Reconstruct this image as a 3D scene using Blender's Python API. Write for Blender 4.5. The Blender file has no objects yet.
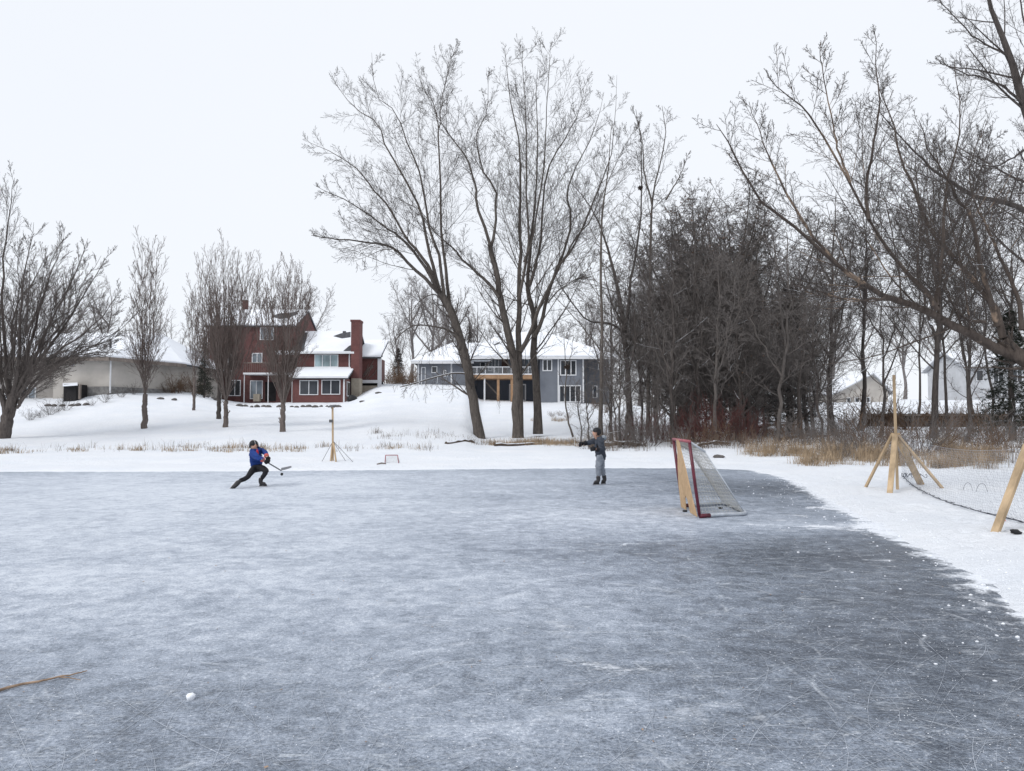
import bpy, bmesh, math, random
import numpy as np
from mathutils import Vector, Matrix

SC = bpy.context.scene
COL = SC.collection
RNG = np.random.default_rng(7)
random.seed(5)
F = 760.0            # focal length in pixels of the 1024 px wide frame
CX, CY = 512.0, 385.5
HOR = 420.0          # row of the horizon
CAMH = 1.5
PITCH = math.atan((HOR - CY) / F)
CP, SP = math.cos(PITCH), math.sin(PITCH)

def at(px, py, d):
    """world point at depth d (metres along +Y) on the sight line of a photo pixel"""
    xx, yy = (px - CX) / F, (CY - py) / F
    vy = CP - yy * SP
    s = d / vy
    return np.array([xx * s, d, CAMH + (SP + yy * CP) * s])

def ground_pt(px, py, z=0.0):
    xx, yy = (px - CX) / F, (CY - py) / F
    vz = SP + yy * CP
    s = (z - CAMH) / vz
    return np.array([xx * s, (CP - yy * SP) * s, z])

# ---------------------------------------------------------------- noise
def _h(i, j, seed):
    n = (i.astype(np.int64) * 374761393 + j.astype(np.int64) * 668265263 + seed * 974711) & 0x7fffffff
    n = ((n ^ (n >> 13)) * 1274126177) & 0x7fffffff
    return ((n ^ (n >> 16)) & 0xffff) / 65535.0

def vnoise(x, y, seed=0):
    xi, yi = np.floor(x), np.floor(y)
    fx, fy = x - xi, y - yi
    fx = fx * fx * (3 - 2 * fx); fy = fy * fy * (3 - 2 * fy)
    a = _h(xi, yi, seed); b = _h(xi + 1, yi, seed); c = _h(xi, yi + 1, seed); d = _h(xi + 1, yi + 1, seed)
    return (a + (b - a) * fx) * (1 - fy) + (c + (d - c) * fx) * fy

def fbm(x, y, seed=0, oct=4):
    t, a, s = 0, 0.5, 0
    for k in range(oct):
        t = t + a * (vnoise(x * 2 ** k, y * 2 ** k, seed + k) - .5); s += a; a *= .5
    return t / s

def sstep(a, b, x):
    t = np.clip((x - a) / (b - a), 0, 1)
    return t * t * (3 - 2 * t)

# ---------------------------------------------------------------- terrain
POND = [(-45, 22.0)] + [tuple(ground_pt(*p)[:2]) for p in
        ((0, 471.5), (120, 471.5), (250, 471), (330, 470.3), (400, 469.7), (480, 469), (560, 468.3), (640, 468), (700, 468),
         (752, 470), (782, 477), (806, 486), (822, 496), (850, 510), (876, 524), (905, 540), (945, 557), (980, 574), (1005, 590), (1026, 609))] + \
       [(3.75, 4.6), (3.7, 2.5), (3.9, -1), (3.2, -8), (-4, -13), (-20, -14), (-45, -10)]

def pond_sd(x, y):
    """signed distance to the ice edge, negative on the ice"""
    x = np.asarray(x, float); y = np.asarray(y, float)
    best = np.full(x.shape, 1e9); inside = np.zeros(x.shape, bool)
    n = len(POND)
    for i in range(n):
        (x0, y0), (x1, y1) = POND[i], POND[(i + 1) % n]
        dx, dy = x1 - x0, y1 - y0
        t = np.clip(((x - x0) * dx + (y - y0) * dy) / (dx * dx + dy * dy), 0, 1)
        best = np.minimum(best, np.hypot(x - x0 - t * dx, y - y0 - t * dy))
        c = ((y0 > y) != (y1 > y)) & (x < (x1 - x0) * (y - y0) / (y1 - y0 + 1e-12) + x0)
        inside ^= c
    return np.where(inside, -best, best)

TCOL = {  # column of the photo -> (depth, height) profile of the land
 -300: [(22, .1), (30, .2), (36, .45), (42, .8), (50, 2.2), (56, 3.1), (65, 4.0), (95, 5.0)],
   60: [(22, .1), (30, .2), (36, .45), (42, .8), (50, 2.2), (55, 3.05), (65, 4.0), (95, 5.0)],
  110: [(22, .1), (30, .2), (36, .5), (42, .92), (50, 2.3), (55, 3.4), (62, 4.1), (95, 5.0)],
  178: [(22, .1), (30, .2), (36, .55), (40, .85), (50, 2.2), (62, 3.9), (95, 4.6)],
  250: [(22, .1), (30, .2), (36, .6), (40, .95), (50, 1.76), (60, 2.45), (68, 3.0), (75, 3.2), (95, 3.6)],
  340: [(22, .1), (30, .2), (36, .55), (40, .87), (50, 1.6), (60, 2.45), (68, 3.0), (75, 3.5), (95, 4.2)],
  385: [(22, .1), (30, .2), (36, .55), (40, .95), (50, 1.96), (60, 3.16), (70, 4.4), (78, 5.25), (95, 5.4)],
  430: [(22, .1), (30, .2), (36, .5), (40, .87), (50, 1.8), (60, 3.1), (72, 4.75), (76, 5.05), (95, 5.3)],
  464: [(22, .1), (30, .2), (36, .45), (40, .7), (50, 1.7), (60, 3.0), (72, 4.65), (76, 5.0), (95, 5.2)],
  482: [(22, .1), (30, .2), (40, .35), (45, .5), (55, 1.5), (65, 2.5), (75, 3.5), (95, 4.2)],
  560: [(22, .1), (30, .2), (40, .4), (45, .55), (55, 1.36), (65, 2.3), (75, 3.3), (95, 3.8)],
  620: [(22, .1), (30, .2), (40, .4), (45, .5), (55, 1.2), (65, 2.0), (75, 2.95), (95, 3.4)],
  700: [(22, .1), (30, .25), (40, .45), (60, 1.0), (80, 2.0), (100, 2.6)],
  850: [(14, .1), (20, .17), (26, .3), (40, .55), (55, .9), (62, 1.7), (80, 3.4), (110, 4.4)],
 1040: [(7, .08), (12, .14), (20, .22), (26, .34), (40, .55), (55, .9), (62, 1.8), (80, 3.7), (110, 4.6)],
 1500: [(3, .06), (12, .14), (20, .22), (26, .34), (40, .55), (55, .9), (62, 1.8), (80, 3.7), (110, 4.6)]}
_dg = np.concatenate([np.arange(0, 100, 1.0), np.array([100, 110, 130, 160])])
_pxs = sorted(TCOL)
_tab = np.array([np.interp(_dg, [a for a, b in TCOL[p]], [b for a, b in TCOL[p]]) for p in _pxs])
for _ in range(3):                                             # soften the profile along depth
    _tab[:, 1:-1] = (_tab[:, :-2] + 2 * _tab[:, 1:-1] + _tab[:, 2:]) / 4

def table_z(x, y):
    yy = np.maximum(y, 1.0)
    px = CX + F * x / yy
    px = np.clip(px, _pxs[0], _pxs[-1])
    d = np.clip(y, 0, 159.9)
    k = np.clip(np.searchsorted(_pxs, px) - 1, 0, len(_pxs) - 2)
    P = np.array(_pxs, float)
    t = (px - P[k]) / (P[k + 1] - P[k]); t = t * t * (3 - 2 * t)
    di = np.clip(np.searchsorted(_dg, d, side='right') - 1, 0, len(_dg) - 2)
    e = (d - _dg[di]) / (_dg[di + 1] - _dg[di])
    a = _tab[k, di] * (1 - e) + _tab[k, di + 1] * e
    b = _tab[k + 1, di] * (1 - e) + _tab[k + 1, di + 1] * e
    z = a * (1 - t) + b * t
    return np.where(y < 3, np.minimum(z, .1), z)

def terrain(x, y):
    x = np.asarray(x, float); y = np.asarray(y, float)
    sd = pond_sd(x, y)
    edge = np.interp(sd, [-3, -.8, 0, .3, 2, 6], [-.34, -.16, 0, .05, .085, .11])
    w = sstep(.5, 6, sd)
    z = edge * (1 - w) + table_z(x, y) * w
    # ragged shovelled edge, lumps on the bank, long soft drifts on the hill
    near = np.exp(-(sd / 1.6) ** 2)
    z = z + near * (fbm(x * .55, y * .55, 3, 3) * .09 + fbm(x * 2.6, y * 2.6, 9, 3) * .05 + fbm(x * 9, y * 9, 19, 2) * .02)
    z = z + sstep(.4, 3, sd) * (fbm(x * 1.3, y * 1.3, 31, 4) * .085 + fbm(x * 4.2, y * 4.2, 51, 3) * .085 * (1 - sstep(18, 30, y)) + fbm(x * .16, y * .16, 40, 3) * .13 * sstep(12, 45, y))
    z = z + sstep(.2, 2, sd) * sstep(22.5, 24.5, y) * (1 - sstep(27, 31, y)) * fbm(x * .7, y * 1.4, 77, 3) * .10
    return z

def gz(x, y):
    return float(terrain(np.array([x]), np.array([y]))[0])

def on_ground(px, d, sink=0.0):
    x = (px - CX) / F * d
    return np.array([x, d, gz(x, d) - sink])

# ---------------------------------------------------------------- objects
def tag(o, label=None, cat=None, group=None, kind=None):
    if label: o['label'] = label
    if cat: o['category'] = cat
    if group: o['group'] = group
    if kind: o['kind'] = kind
    return o

def empty(name, loc, label, cat, group=None, rz=0.0):
    o = bpy.data.objects.new(name, None)
    COL.objects.link(o); o.location = loc; o.rotation_euler = (0, 0, rz)
    o.empty_display_size = .2
    return tag(o, label, cat, group)

def link_mesh(name, me, mat=None, parent=None):
    o = bpy.data.objects.new(name, me)
    COL.objects.link(o)
    if mat is not None:
        for m in (mat if isinstance(mat, (list, tuple)) else [mat]):
            me.materials.append(m)
    if parent is not None: o.parent = parent
    return o

def np_mesh(name, verts, faces, smooth=True):
    """faces: (M,3) or (M,4) int array"""
    me = bpy.data.meshes.new(name)
    verts = np.asarray(verts, np.float32); faces = np.asarray(faces, np.int32)
    me.vertices.add(len(verts)); me.vertices.foreach_set('co', verts.ravel())
    k = faces.shape[1]
    me.loops.add(faces.size); me.loops.foreach_set('vertex_index', faces.ravel())
    me.polygons.add(len(faces)); me.polygons.foreach_set('loop_start', np.arange(0, faces.size, k, dtype=np.int32))
    me.polygons.foreach_set('use_smooth', np.full(len(faces), smooth, bool))
    me.update(calc_edges=True)
    return me

def base_of(parent):
    v = np.zeros(3)
    while parent is not None:
        v = v + np.array(parent.location); parent = parent.parent
    return v

class MB:
    """collects solid pieces in world coordinates; build() makes them ONE mesh object"""
    def __init__(self): self.v = []; self.f = []
    def add(self, verts, faces):
        n = len(self.v)
        self.v += [tuple(map(float, p)) for p in verts]
        self.f += [tuple(n + i for i in f) for f in faces]
        return self
    def box(self, x0, y0, z0, x1, y1, z1):
        v = [(x, y, z) for z in (z0, z1) for y in (y0, y1) for x in (x0, x1)]
        return self.add(v, [(0, 2, 3, 1), (4, 5, 7, 6), (0, 1, 5, 4), (2, 6, 7, 3), (0, 4, 6, 2), (1, 3, 7, 5)])
    def pbox(self, px0, py0, px1, py1, d, thick):
        """box whose front face covers the given photo rectangle at depth d"""
        a, b = at(px0, py1, d), at(px1, py0, d)
        return self.box(min(a[0], b[0]), d, min(a[2], b[2]), max(a[0], b[0]), d + thick, max(a[2], b[2]))
    def slab(self, pts, thick, up=None):
        """flat polygon given thickness downwards"""
        P = [Vector(p) for p in pts]
        n = (P[1] - P[0]).cross(P[2] - P[0]).normalized()
        if n.z < 0: n = -n
        if up is not None: n = Vector(up)
        Q = [p - n * thick for p in P]
        k = len(P)
        top = tuple(range(k)); bot = tuple(range(2 * k - 1, k - 1, -1))
        sides = [(i, k + i, k + (i + 1) % k, (i + 1) % k) for i in range(k)]
        return self.add([tuple(p) for p in P + Q], [top, bot] + sides)
    def beam(self, p, q, w, h, up=(0, 0, 1), ends=True):
        """rectangular bar from p to q"""
        p, q = Vector(p), Vector(q)
        d = (q - p).normalized(); u = Vector(up)
        if abs(d.dot(u)) > .98: u = Vector((0, 1, 0))
        s = d.cross(u).normalized(); t = s.cross(d).normalized()
        v = []
        for c in (p, q):
            for a, b in ((-1, -1), (1, -1), (1, 1), (-1, 1)):
                v.append(tuple(c + s * (a * w / 2) + t * (b * h / 2)))
        return self.add(v, [(0, 1, 2, 3), (7, 6, 5, 4), (0, 4, 5, 1), (1, 5, 6, 2), (2, 6, 7, 3), (3, 7, 4, 0)])
    def tube(self, pts, r, sides=8):
        P = np.array(pts, float)[None]
        R = np.full((1, P.shape[1]), r) if np.isscalar(r) else np.array(r, float)[None]
        v, f = tubes(P, R, sides)
        n = P.shape[1]
        self.add(v, [tuple(q) for q in f] + [tuple(range(sides - 1, -1, -1)), tuple(range((n - 1) * sides, n * sides))])
        return self
    def build(self, name, mat, parent=None, smooth=False, bevel=0.0):
        b = base_of(parent)
        me = bpy.data.meshes.new(name)
        me.from_pydata([(x - b[0], y - b[1], z - b[2]) for x, y, z in self.v], [], self.f)
        bm = bmesh.new(); bm.from_mesh(me)
        bmesh.ops.recalc_face_normals(bm, faces=bm.faces)
        if bevel:
            es = [e for e in bm.edges if len(e.link_faces) == 2 and e.calc_face_angle() > .6]
            bmesh.ops.bevel(bm, geom=es, offset=bevel, segments=2, affect='EDGES', profile=.6)
        bm.to_mesh(me); bm.free()
        if smooth:
            me.polygons.foreach_set('use_smooth', np.ones(len(me.polygons), bool))
        return link_mesh(name, me, mat, parent)

def frames(P):
    T = np.empty_like(P)
    T[:, 1:-1] = P[:, 2:] - P[:, :-2]; T[:, 0] = P[:, 1] - P[:, 0]; T[:, -1] = P[:, -1] - P[:, -2]
    T /= np.linalg.norm(T, axis=2, keepdims=True) + 1e-9
    ref = np.zeros_like(T); ref[..., 0] = 1
    m = np.abs(T[:, :1, 0]) > .8
    ref = np.where(m[..., None], np.array([0, 1.0, 0]), ref)
    U = np.cross(T, ref); U /= np.linalg.norm(U, axis=2, keepdims=True) + 1e-9
    V = np.cross(T, U)
    return T, U, V

def tubes(P, R, sides):
    N, K, _ = P.shape
    T, U, V = frames(P)
    a = np.arange(sides) * 2 * np.pi / sides
    ring = U[:, :, None, :] * np.cos(a)[None, None, :, None] + V[:, :, None, :] * np.sin(a)[None, None, :, None]
    v = (P[:, :, None, :] + ring * R[:, :, None, None]).reshape(-1, 3)
    idx = np.arange(N * K * sides).reshape(N, K, sides)
    nx = np.roll(idx, -1, axis=2)
    f = np.stack([idx[:, :-1], nx[:, :-1], nx[:, 1:], idx[:, 1:]], axis=-1).reshape(-1, 4)
    return v, f

def copy_tree(o, loc=None, rz=None, scale=None, label=None, group=None, parent=None):
    c = o.copy(); COL.objects.link(c)
    if parent is not None: c.parent = parent
    for ch in list(o.children): copy_tree(ch, parent=c)
    if loc is not None: c.location = loc
    if rz is not None: c.rotation_euler = (0, 0, rz)
    if scale is not None: c.scale = scale if hasattr(scale, '__len__') else (scale,) * 3
    if label: c['label'] = label
    if group: c['group'] = group
    return c

# ---------------------------------------------------------------- materials
def new_mat(name):
    m = bpy.data.materials.new(name); m.use_nodes = True
    nt = m.node_tree; nt.nodes.clear()
    out = nt.nodes.new('ShaderNodeOutputMaterial'); b = nt.nodes.new('ShaderNodeBsdfPrincipled')
    nt.links.new(b.outputs[0], out.inputs[0])
    return m, nt, b

def N(nt, t, **kw):
    n = nt.nodes.new('ShaderNode' + t)
    for k, v in kw.items():
        if k in n.inputs: n.inputs[k].default_value = v
        else: setattr(n, k, v)
    return n

def ramp(nt, src, stops):
    r = nt.nodes.new('ShaderNodeValToRGB'); e = r.color_ramp.elements
    while len(e) < len(stops): e.new(.5)
    for el, (p, c) in zip(e, stops):
        el.position = p; el.color = (c, c, c, 1) if np.isscalar(c) else (*c, 1)
    nt.links.new(src, r.inputs[0]); return r.outputs[0]

def math_(nt, op, a, b=0.5, clamp=False):
    n = nt.nodes.new('ShaderNodeMath'); n.operation = op; n.use_clamp = clamp
    for i, s in enumerate((a, b)):
        if isinstance(s, (int, float)): n.inputs[i].default_value = s
        else: nt.links.new(s, n.inputs[i])
    return n.outputs[0]

def mixc(nt, f, a, b):
    n = nt.nodes.new('ShaderNodeMix'); n.data_type = 'RGBA'
    for i, s in ((0, f), (6, a), (7, b)):
        if isinstance(s, (int, float)): n.inputs[i].default_value = s
        elif isinstance(s, (tuple, list)): n.inputs[i].default_value = (*s, 1)
        else: nt.links.new(s, n.inputs[i])
    return n.outputs[2]

def bump(nt, b, h, strength, dist):
    n = nt.nodes.new('ShaderNodeBump'); n.inputs['Strength'].default_value = strength; n.inputs['Distance'].default_value = dist
    nt.links.new(h, n.inputs['Height']); nt.links.new(n.outputs[0], b.inputs['Normal'])

def coords(nt, scale=(1, 1, 1), rot=(0, 0, 0), src='Object'):
    tc = nt.nodes.new('ShaderNodeTexCoord'); mp = nt.nodes.new('ShaderNodeMapping')
    nt.links.new(tc.outputs[src], mp.inputs[0])
    mp.inputs['Scale'].default_value = scale; mp.inputs['Rotation'].default_value = rot
    return mp.outputs[0]

def noise(nt, vec, scale, detail=4, rough=.55, dist=0.0):
    n = N(nt, 'TexNoise', Scale=scale, Detail=detail, Roughness=rough, Distortion=dist)
    nt.links.new(vec, n.inputs['Vector']); return n.outputs['Fac']

def simple(name, col, rough=.7, var=.25, scale=3.0, stretch=(1, 1, 1), bmp=0.0, spec=.3, metal=0.0):
    m, nt, b = new_mat(name)
    v = coords(nt, stretch)
    n = noise(nt, v, scale, 5, .6)
    lo = tuple(c * (1 - var) for c in col); hi = tuple(min(1, c * (1 + var)) for c in col)
    nt.links.new(ramp(nt, n, [(.3, lo), (.7, hi)]), b.inputs['Base Color'])
    b.inputs['Roughness'].default_value = rough; b.inputs['Specular IOR Level'].default_value = spec
    b.inputs['Metallic'].default_value = metal
    if bmp: bump(nt, b, n, bmp, .02)
    return m

def bark(name, lo, hi, snow=.35, scale=4.0, patch=None):
    """fissured bark; wind-blown snow lies on the upper side of the branches"""
    m, nt, b = new_mat(name)
    v = coords(nt, (1, 1, .25))
    n = noise(nt, v, scale * 2.2, 6, .7)
    c = ramp(nt, n, [(.3, lo), (.72, hi)])
    if patch is not None:                                     # peeling bark shows warm inner wood
        v2 = coords(nt, (1, 1, .7))
        p = ramp(nt, noise(nt, v2, .8, 5, .7), [(.56, 0.), (.61, 1.)])
        p = math_(nt, 'MULTIPLY', p, ramp(nt, noise(nt, v2, 7, 3, .6), [(.35, .25), (.55, 1.)]))
        c = mixc(nt, p, c, patch)
    if snow:
        g = nt.nodes.new('ShaderNodeNewGeometry'); s = nt.nodes.new('ShaderNodeSeparateXYZ')
        nt.links.new(g.outputs['True Normal'], s.inputs[0])
        up = math_(nt, 'ADD', s.outputs[2], math_(nt, 'MULTIPLY', noise(nt, coords(nt), 1.3, 3), .5))
        k = ramp(nt, up, [(1.27 - snow * .3 - .2, 0.), (1.27 - snow * .3 - .1, 1.)])
        c = mixc(nt, k, c, (.8, .83, .88))
    nt.links.new(c, b.inputs['Base Color'])
    b.inputs['Roughness'].default_value = .9; b.inputs['Specular IOR Level'].default_value = .15
    bump(nt, b, n, .6, .03)
    return m

MAT = {}
def mats():
    M = MAT
    # snow
    m, nt, b = new_mat('snow'); v = coords(nt)
    n1 = noise(nt, v, .5, 5, .6); n2 = noise(nt, v, 7, 6, .65); n3 = noise(nt, v, 60, 3, .6)
    nt.links.new(ramp(nt, n1, [(.3, (.80, .835, .89)), (.7, (.875, .895, .93))]), b.inputs['Base Color'])
    b.inputs['Roughness'].default_value = .65; b.inputs['Specular IOR Level'].default_value = .2
    h = math_(nt, 'ADD', math_(nt, 'MULTIPLY', n2, .8), math_(nt, 'MULTIPLY', n3, .25))
    bump(nt, b, h, .9, .08)
    M['snow'] = m
    M['roof_snow'] = simple('roof_snow', (.84, .865, .91), .7, .04, .8, bmp=.3)
    # ice
    M['ice'] = ice_material()
    M['bark'] = bark('bark', (.058, .050, .045), (.155, .135, .12), .15, 5)
    M['bark_twig'] = bark('bark_twig', (.052, .044, .040), (.108, .092, .083), 0, 5)
    M['bark_snow'] = bark('bark_snow', (.058, .050, .045), (.155, .135, .12), .85, 5)
    M['bark_mid'] = bark('bark_mid', (.055, .047, .044), (.145, .125, .115), .2, 5)
    M['twig_mid'] = bark('twig_mid', (.070, .060, .056), (.14, .12, .11), 0, 5)
    M['bark_dark'] = bark('bark_dark', (.042, .036, .034), (.115, .10, .092), .25, 5)
    M['twig_dark'] = bark('twig_dark', (.058, .050, .047), (.115, .10, .093), 0, 5)
    M['bark_peel'] = bark('bark_peel', (.045, .036, .032), (.13, .105, .09), .1, 5, patch=(.29, .215, .16))
    M['bark_far_haze'] = bark('bark_far_haze', (.15, .137, .133), (.25, .23, .225), 0, 4)  # bark of the far trees lightened, distance haze put into its colour
    M['bark_vase'] = bark('bark_vase', (.095, .078, .072), (.19, .158, .142), .15, 5)
    M['twig_grey'] = bark('twig_grey', (.12, .092, .084), (.21, .168, .15), 0, 5)
    M['twig_thicket'] = bark('twig_thicket', (.108, .097, .092), (.205, .185, .175), 0, 5)
    M['bark_thicket'] = bark('bark_thicket', (.066, .058, .054), (.155, .138, .128), .2, 5)
    M['twig_red'] = bark('twig_red', (.078, .034, .032), (.145, .066, .060), 0, 5)
    M['twig_brown'] = bark('twig_brown', (.10, .065, .045), (.2, .135, .095), 0, 5)
    M['leaf_brown'] = simple('leaf_brown', (.13, .085, .062), .8, .5, 1.5)
    M['needle'] = simple('needle', (.024, .030, .021), .8, .45, 1.2)
    M['needle_brown'] = simple('needle_brown', (.085, .070, .062), .85, .4, 1.2)
    M['dry_grass'] = simple('dry_grass', (.325, .245, .165), .9, .6, 3.0)
    M['dry_weed'] = simple('dry_weed', (.155, .122, .098), .9, .5, 1.6)
    # building materials
    m, nt, b = new_mat('red_brick'); v = coords(nt)
    n = noise(nt, v, 1.6, 5, .65); f = noise(nt, v, 16, 3, .6)
    c = ramp(nt, n, [(.3, (.098, .036, .034)), (.7, (.168, .064, .058))])
    br = N(nt, 'TexBrick', Scale=4.5); br.inputs['Mortar Size'].default_value = .012
    vv = coords(nt, (1, 1, 1), (math.pi / 2, 0, 0)); nt.links.new(vv, br.inputs['Vector'])
    c = mixc(nt, math_(nt, 'MULTIPLY', br.outputs['Fac'], .35), c, (.3, .25, .22))
    c = mixc(nt, math_(nt, 'MULTIPLY', f, .3), c, (.09, .032, .03))
    nt.links.new(c, b.inputs['Base Color']); b.inputs['Roughness'].default_value = .9
    M['brick'] = m
    M['brick_dull'] = simple('brick_dull', (.115, .055, .052), .9, .3, 2.2)
    def siding(name, col, pitch=.15, vert=False):
        m, nt, b = new_mat(name)
        w = N(nt, 'TexWave', Scale=1.0 / pitch / 6.2832 * 6.2832 / 2, Distortion=0.0)
        w.bands_direction = 'X' if vert else 'Z'; w.wave_profile = 'SAW'
        nt.links.new(coords(nt), w.inputs['Vector'])
        n = noise(nt, coords(nt), .9, 5, .6)
        c = ramp(nt, n, [(.3, tuple(x * .85 for x in col)), (.7, tuple(x * 1.12 for x in col))])
        c = mixc(nt, ramp(nt, w.outputs['Fac'], [(.0, .35), (.25, 0.)]), c, tuple(x * .45 for x in col))  # shade along each lap is put into the colour as a darker band
        nt.links.new(c, b.inputs['Base Color']); b.inputs['Roughness'].default_value = .7
        return m
    M['siding_grey'] = siding('siding_grey', (.165, .18, .21))
    M['siding_dark'] = siding('siding_dark', (.095, .10, .115))
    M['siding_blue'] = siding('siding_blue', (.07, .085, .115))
    M['siding_tan'] = siding('siding_tan', (.34, .315, .29))
    M['siding_cream'] = siding('siding_cream', (.45, .42, .385))
    M['siding_cream_dark'] = siding('siding_cream_dark', (.30, .265, .235))
    M['siding_white'] = siding('siding_white', (.50, .51, .53))
    M['stone'] = simple('stone', (.20, .195, .19), .9, .4, 4)
    M['concrete'] = simple('concrete', (.34, .30, .245), .9, .2, 2)
    M['shingle'] = simple('shingle', (.075, .078, .085), .9, .3, 5)
    M['white_trim'] = simple('white_trim', (.68, .69, .71), .5, .06, 2)
    M['wood'] = simple('wood', (.46, .34, .215), .75, .42, 5, (1, 1, .12), bmp=.3)
    M['wood_grey'] = simple('wood_grey', (.20, .17, .15), .85, .3, 4, (1, 1, .15))
    M['deck_wood'] = simple('deck_wood', (.34, .21, .125), .8, .25, 3)
    M['dark_wood'] = simple('dark_wood', (.045, .034, .028), .9, .4, 2)
    M['door_brown'] = simple('door_brown', (.075, .042, .034), .6, .2, 2)
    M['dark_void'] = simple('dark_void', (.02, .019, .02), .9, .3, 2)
    def glass(name, col, rough=.08):
        m, nt, b = new_mat(name)
        n = noise(nt, coords(nt, (1, 1, .5)), .9, 3)
        nt.links.new(ramp(nt, n, [(.3, tuple(x * .5 for x in col)), (.7, tuple(x * 1.4 for x in col))]), b.inputs['Base Color'])
        b.inputs['Roughness'].default_value = rough; b.inputs['Specular IOR Level'].default_value = .6
        return m
    M['glass'] = glass('glass', (.045, .05, .058))
    M['glass_curtain'] = glass('glass_curtain', (.33, .43, .46), .25)
    M['glass_grey'] = glass('glass_grey', (.18, .21, .24), .2)
    M['pipe'] = simple('pipe', (.10, .10, .105), .6, .2, 3)
    # rink things
    M['red_paint'] = simple('red_paint', (.105, .010, .024), .4, .3, 6, spec=.5)
    M['pink_paint'] = simple('pink_paint', (.34, .10, .12), .5, .25, 6)
    M['net_cord'] = simple('net_cord', (.50, .50, .48), .9, .15, 9)
    M['net_pad'] = simple('net_pad', (.55, .58, .62), .7, .1, 4)
    M['osb'] = osb_material()
    M['fence_net'] = simple('fence_net', (.40, .42, .46), .8, .2, 5)
    M['black_rope'] = simple('black_rope', (.075, .08, .10), .8, .3, 9)
    M['rubber'] = simple('rubber', (.02, .02, .022), .6, .3, 9)
    M['orange_tape'] = simple('orange_tape', (.75, .12, .10), .6, .1, 9)
    M['rock'] = simple('rock', (.12, .11, .105), .9, .4, 5, bmp=.5)
    M['steel'] = simple('steel', (.5, .5, .52), .35, .1, 9, metal=.8)
    M['skin'] = simple('skin', (.50, .29, .21), .55, .08, 9)
    M['jersey_blue'] = simple('jersey_blue', (.012, .042, .20), .8, .25, 9, bmp=.2)
    M['jersey_red'] = simple('jersey_red', (.42, .03, .05), .8, .15, 9)
    M['black_cloth'] = simple('black_cloth', (.016, .016, .019), .85, .3, 9, bmp=.2)
    M['grey_jacket'] = simple('grey_jacket', (.045, .052, .068), .85, .3, 6, bmp=.2)
    M['grey_hood'] = simple('grey_hood', (.27, .30, .33), .9, .15, 6)
    M['grey_sweat'] = simple('grey_sweat', (.23, .25, .285), .9, .18, 7, bmp=.2)
    M['glove_red'] = simple('glove_red', (.55, .12, .10), .7, .2, 9)
    M['helmet_black'] = simple('helmet_black', (.014, .014, .017), .5, .3, 9, spec=.25)
    M['helmet_grey'] = simple('helmet_grey', (.30, .30, .31), .45, .2, 9)
    M['skate_black'] = simple('skate_black', (.03, .028, .03), .5, .3, 9)
    M['stick_grey'] = simple('stick_grey', (.16, .16, .17), .5, .3, 9)
    M['nest'] = simple('nest', (.05, .036, .03), .9, .4, 9)

def osb_material():
    m, nt, b = new_mat('osb')
    v = N(nt, 'TexVoronoi', Scale=22.0); nt.links.new(coords(nt, (1, 1, .6)), v.inputs['Vector'])
    n = noise(nt, coords(nt), 3, 4)
    c = mixc(nt, n, (.48, .315, .17), (.66, .46, .27))
    c = mixc(nt, ramp(nt, v.outputs['Color'], [(.3, 0.), (.8, .55)]), c, (.40, .25, .13))
    nt.links.new(c, b.inputs['Base Color']); b.inputs['Roughness'].default_value = .8
    return m

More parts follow.
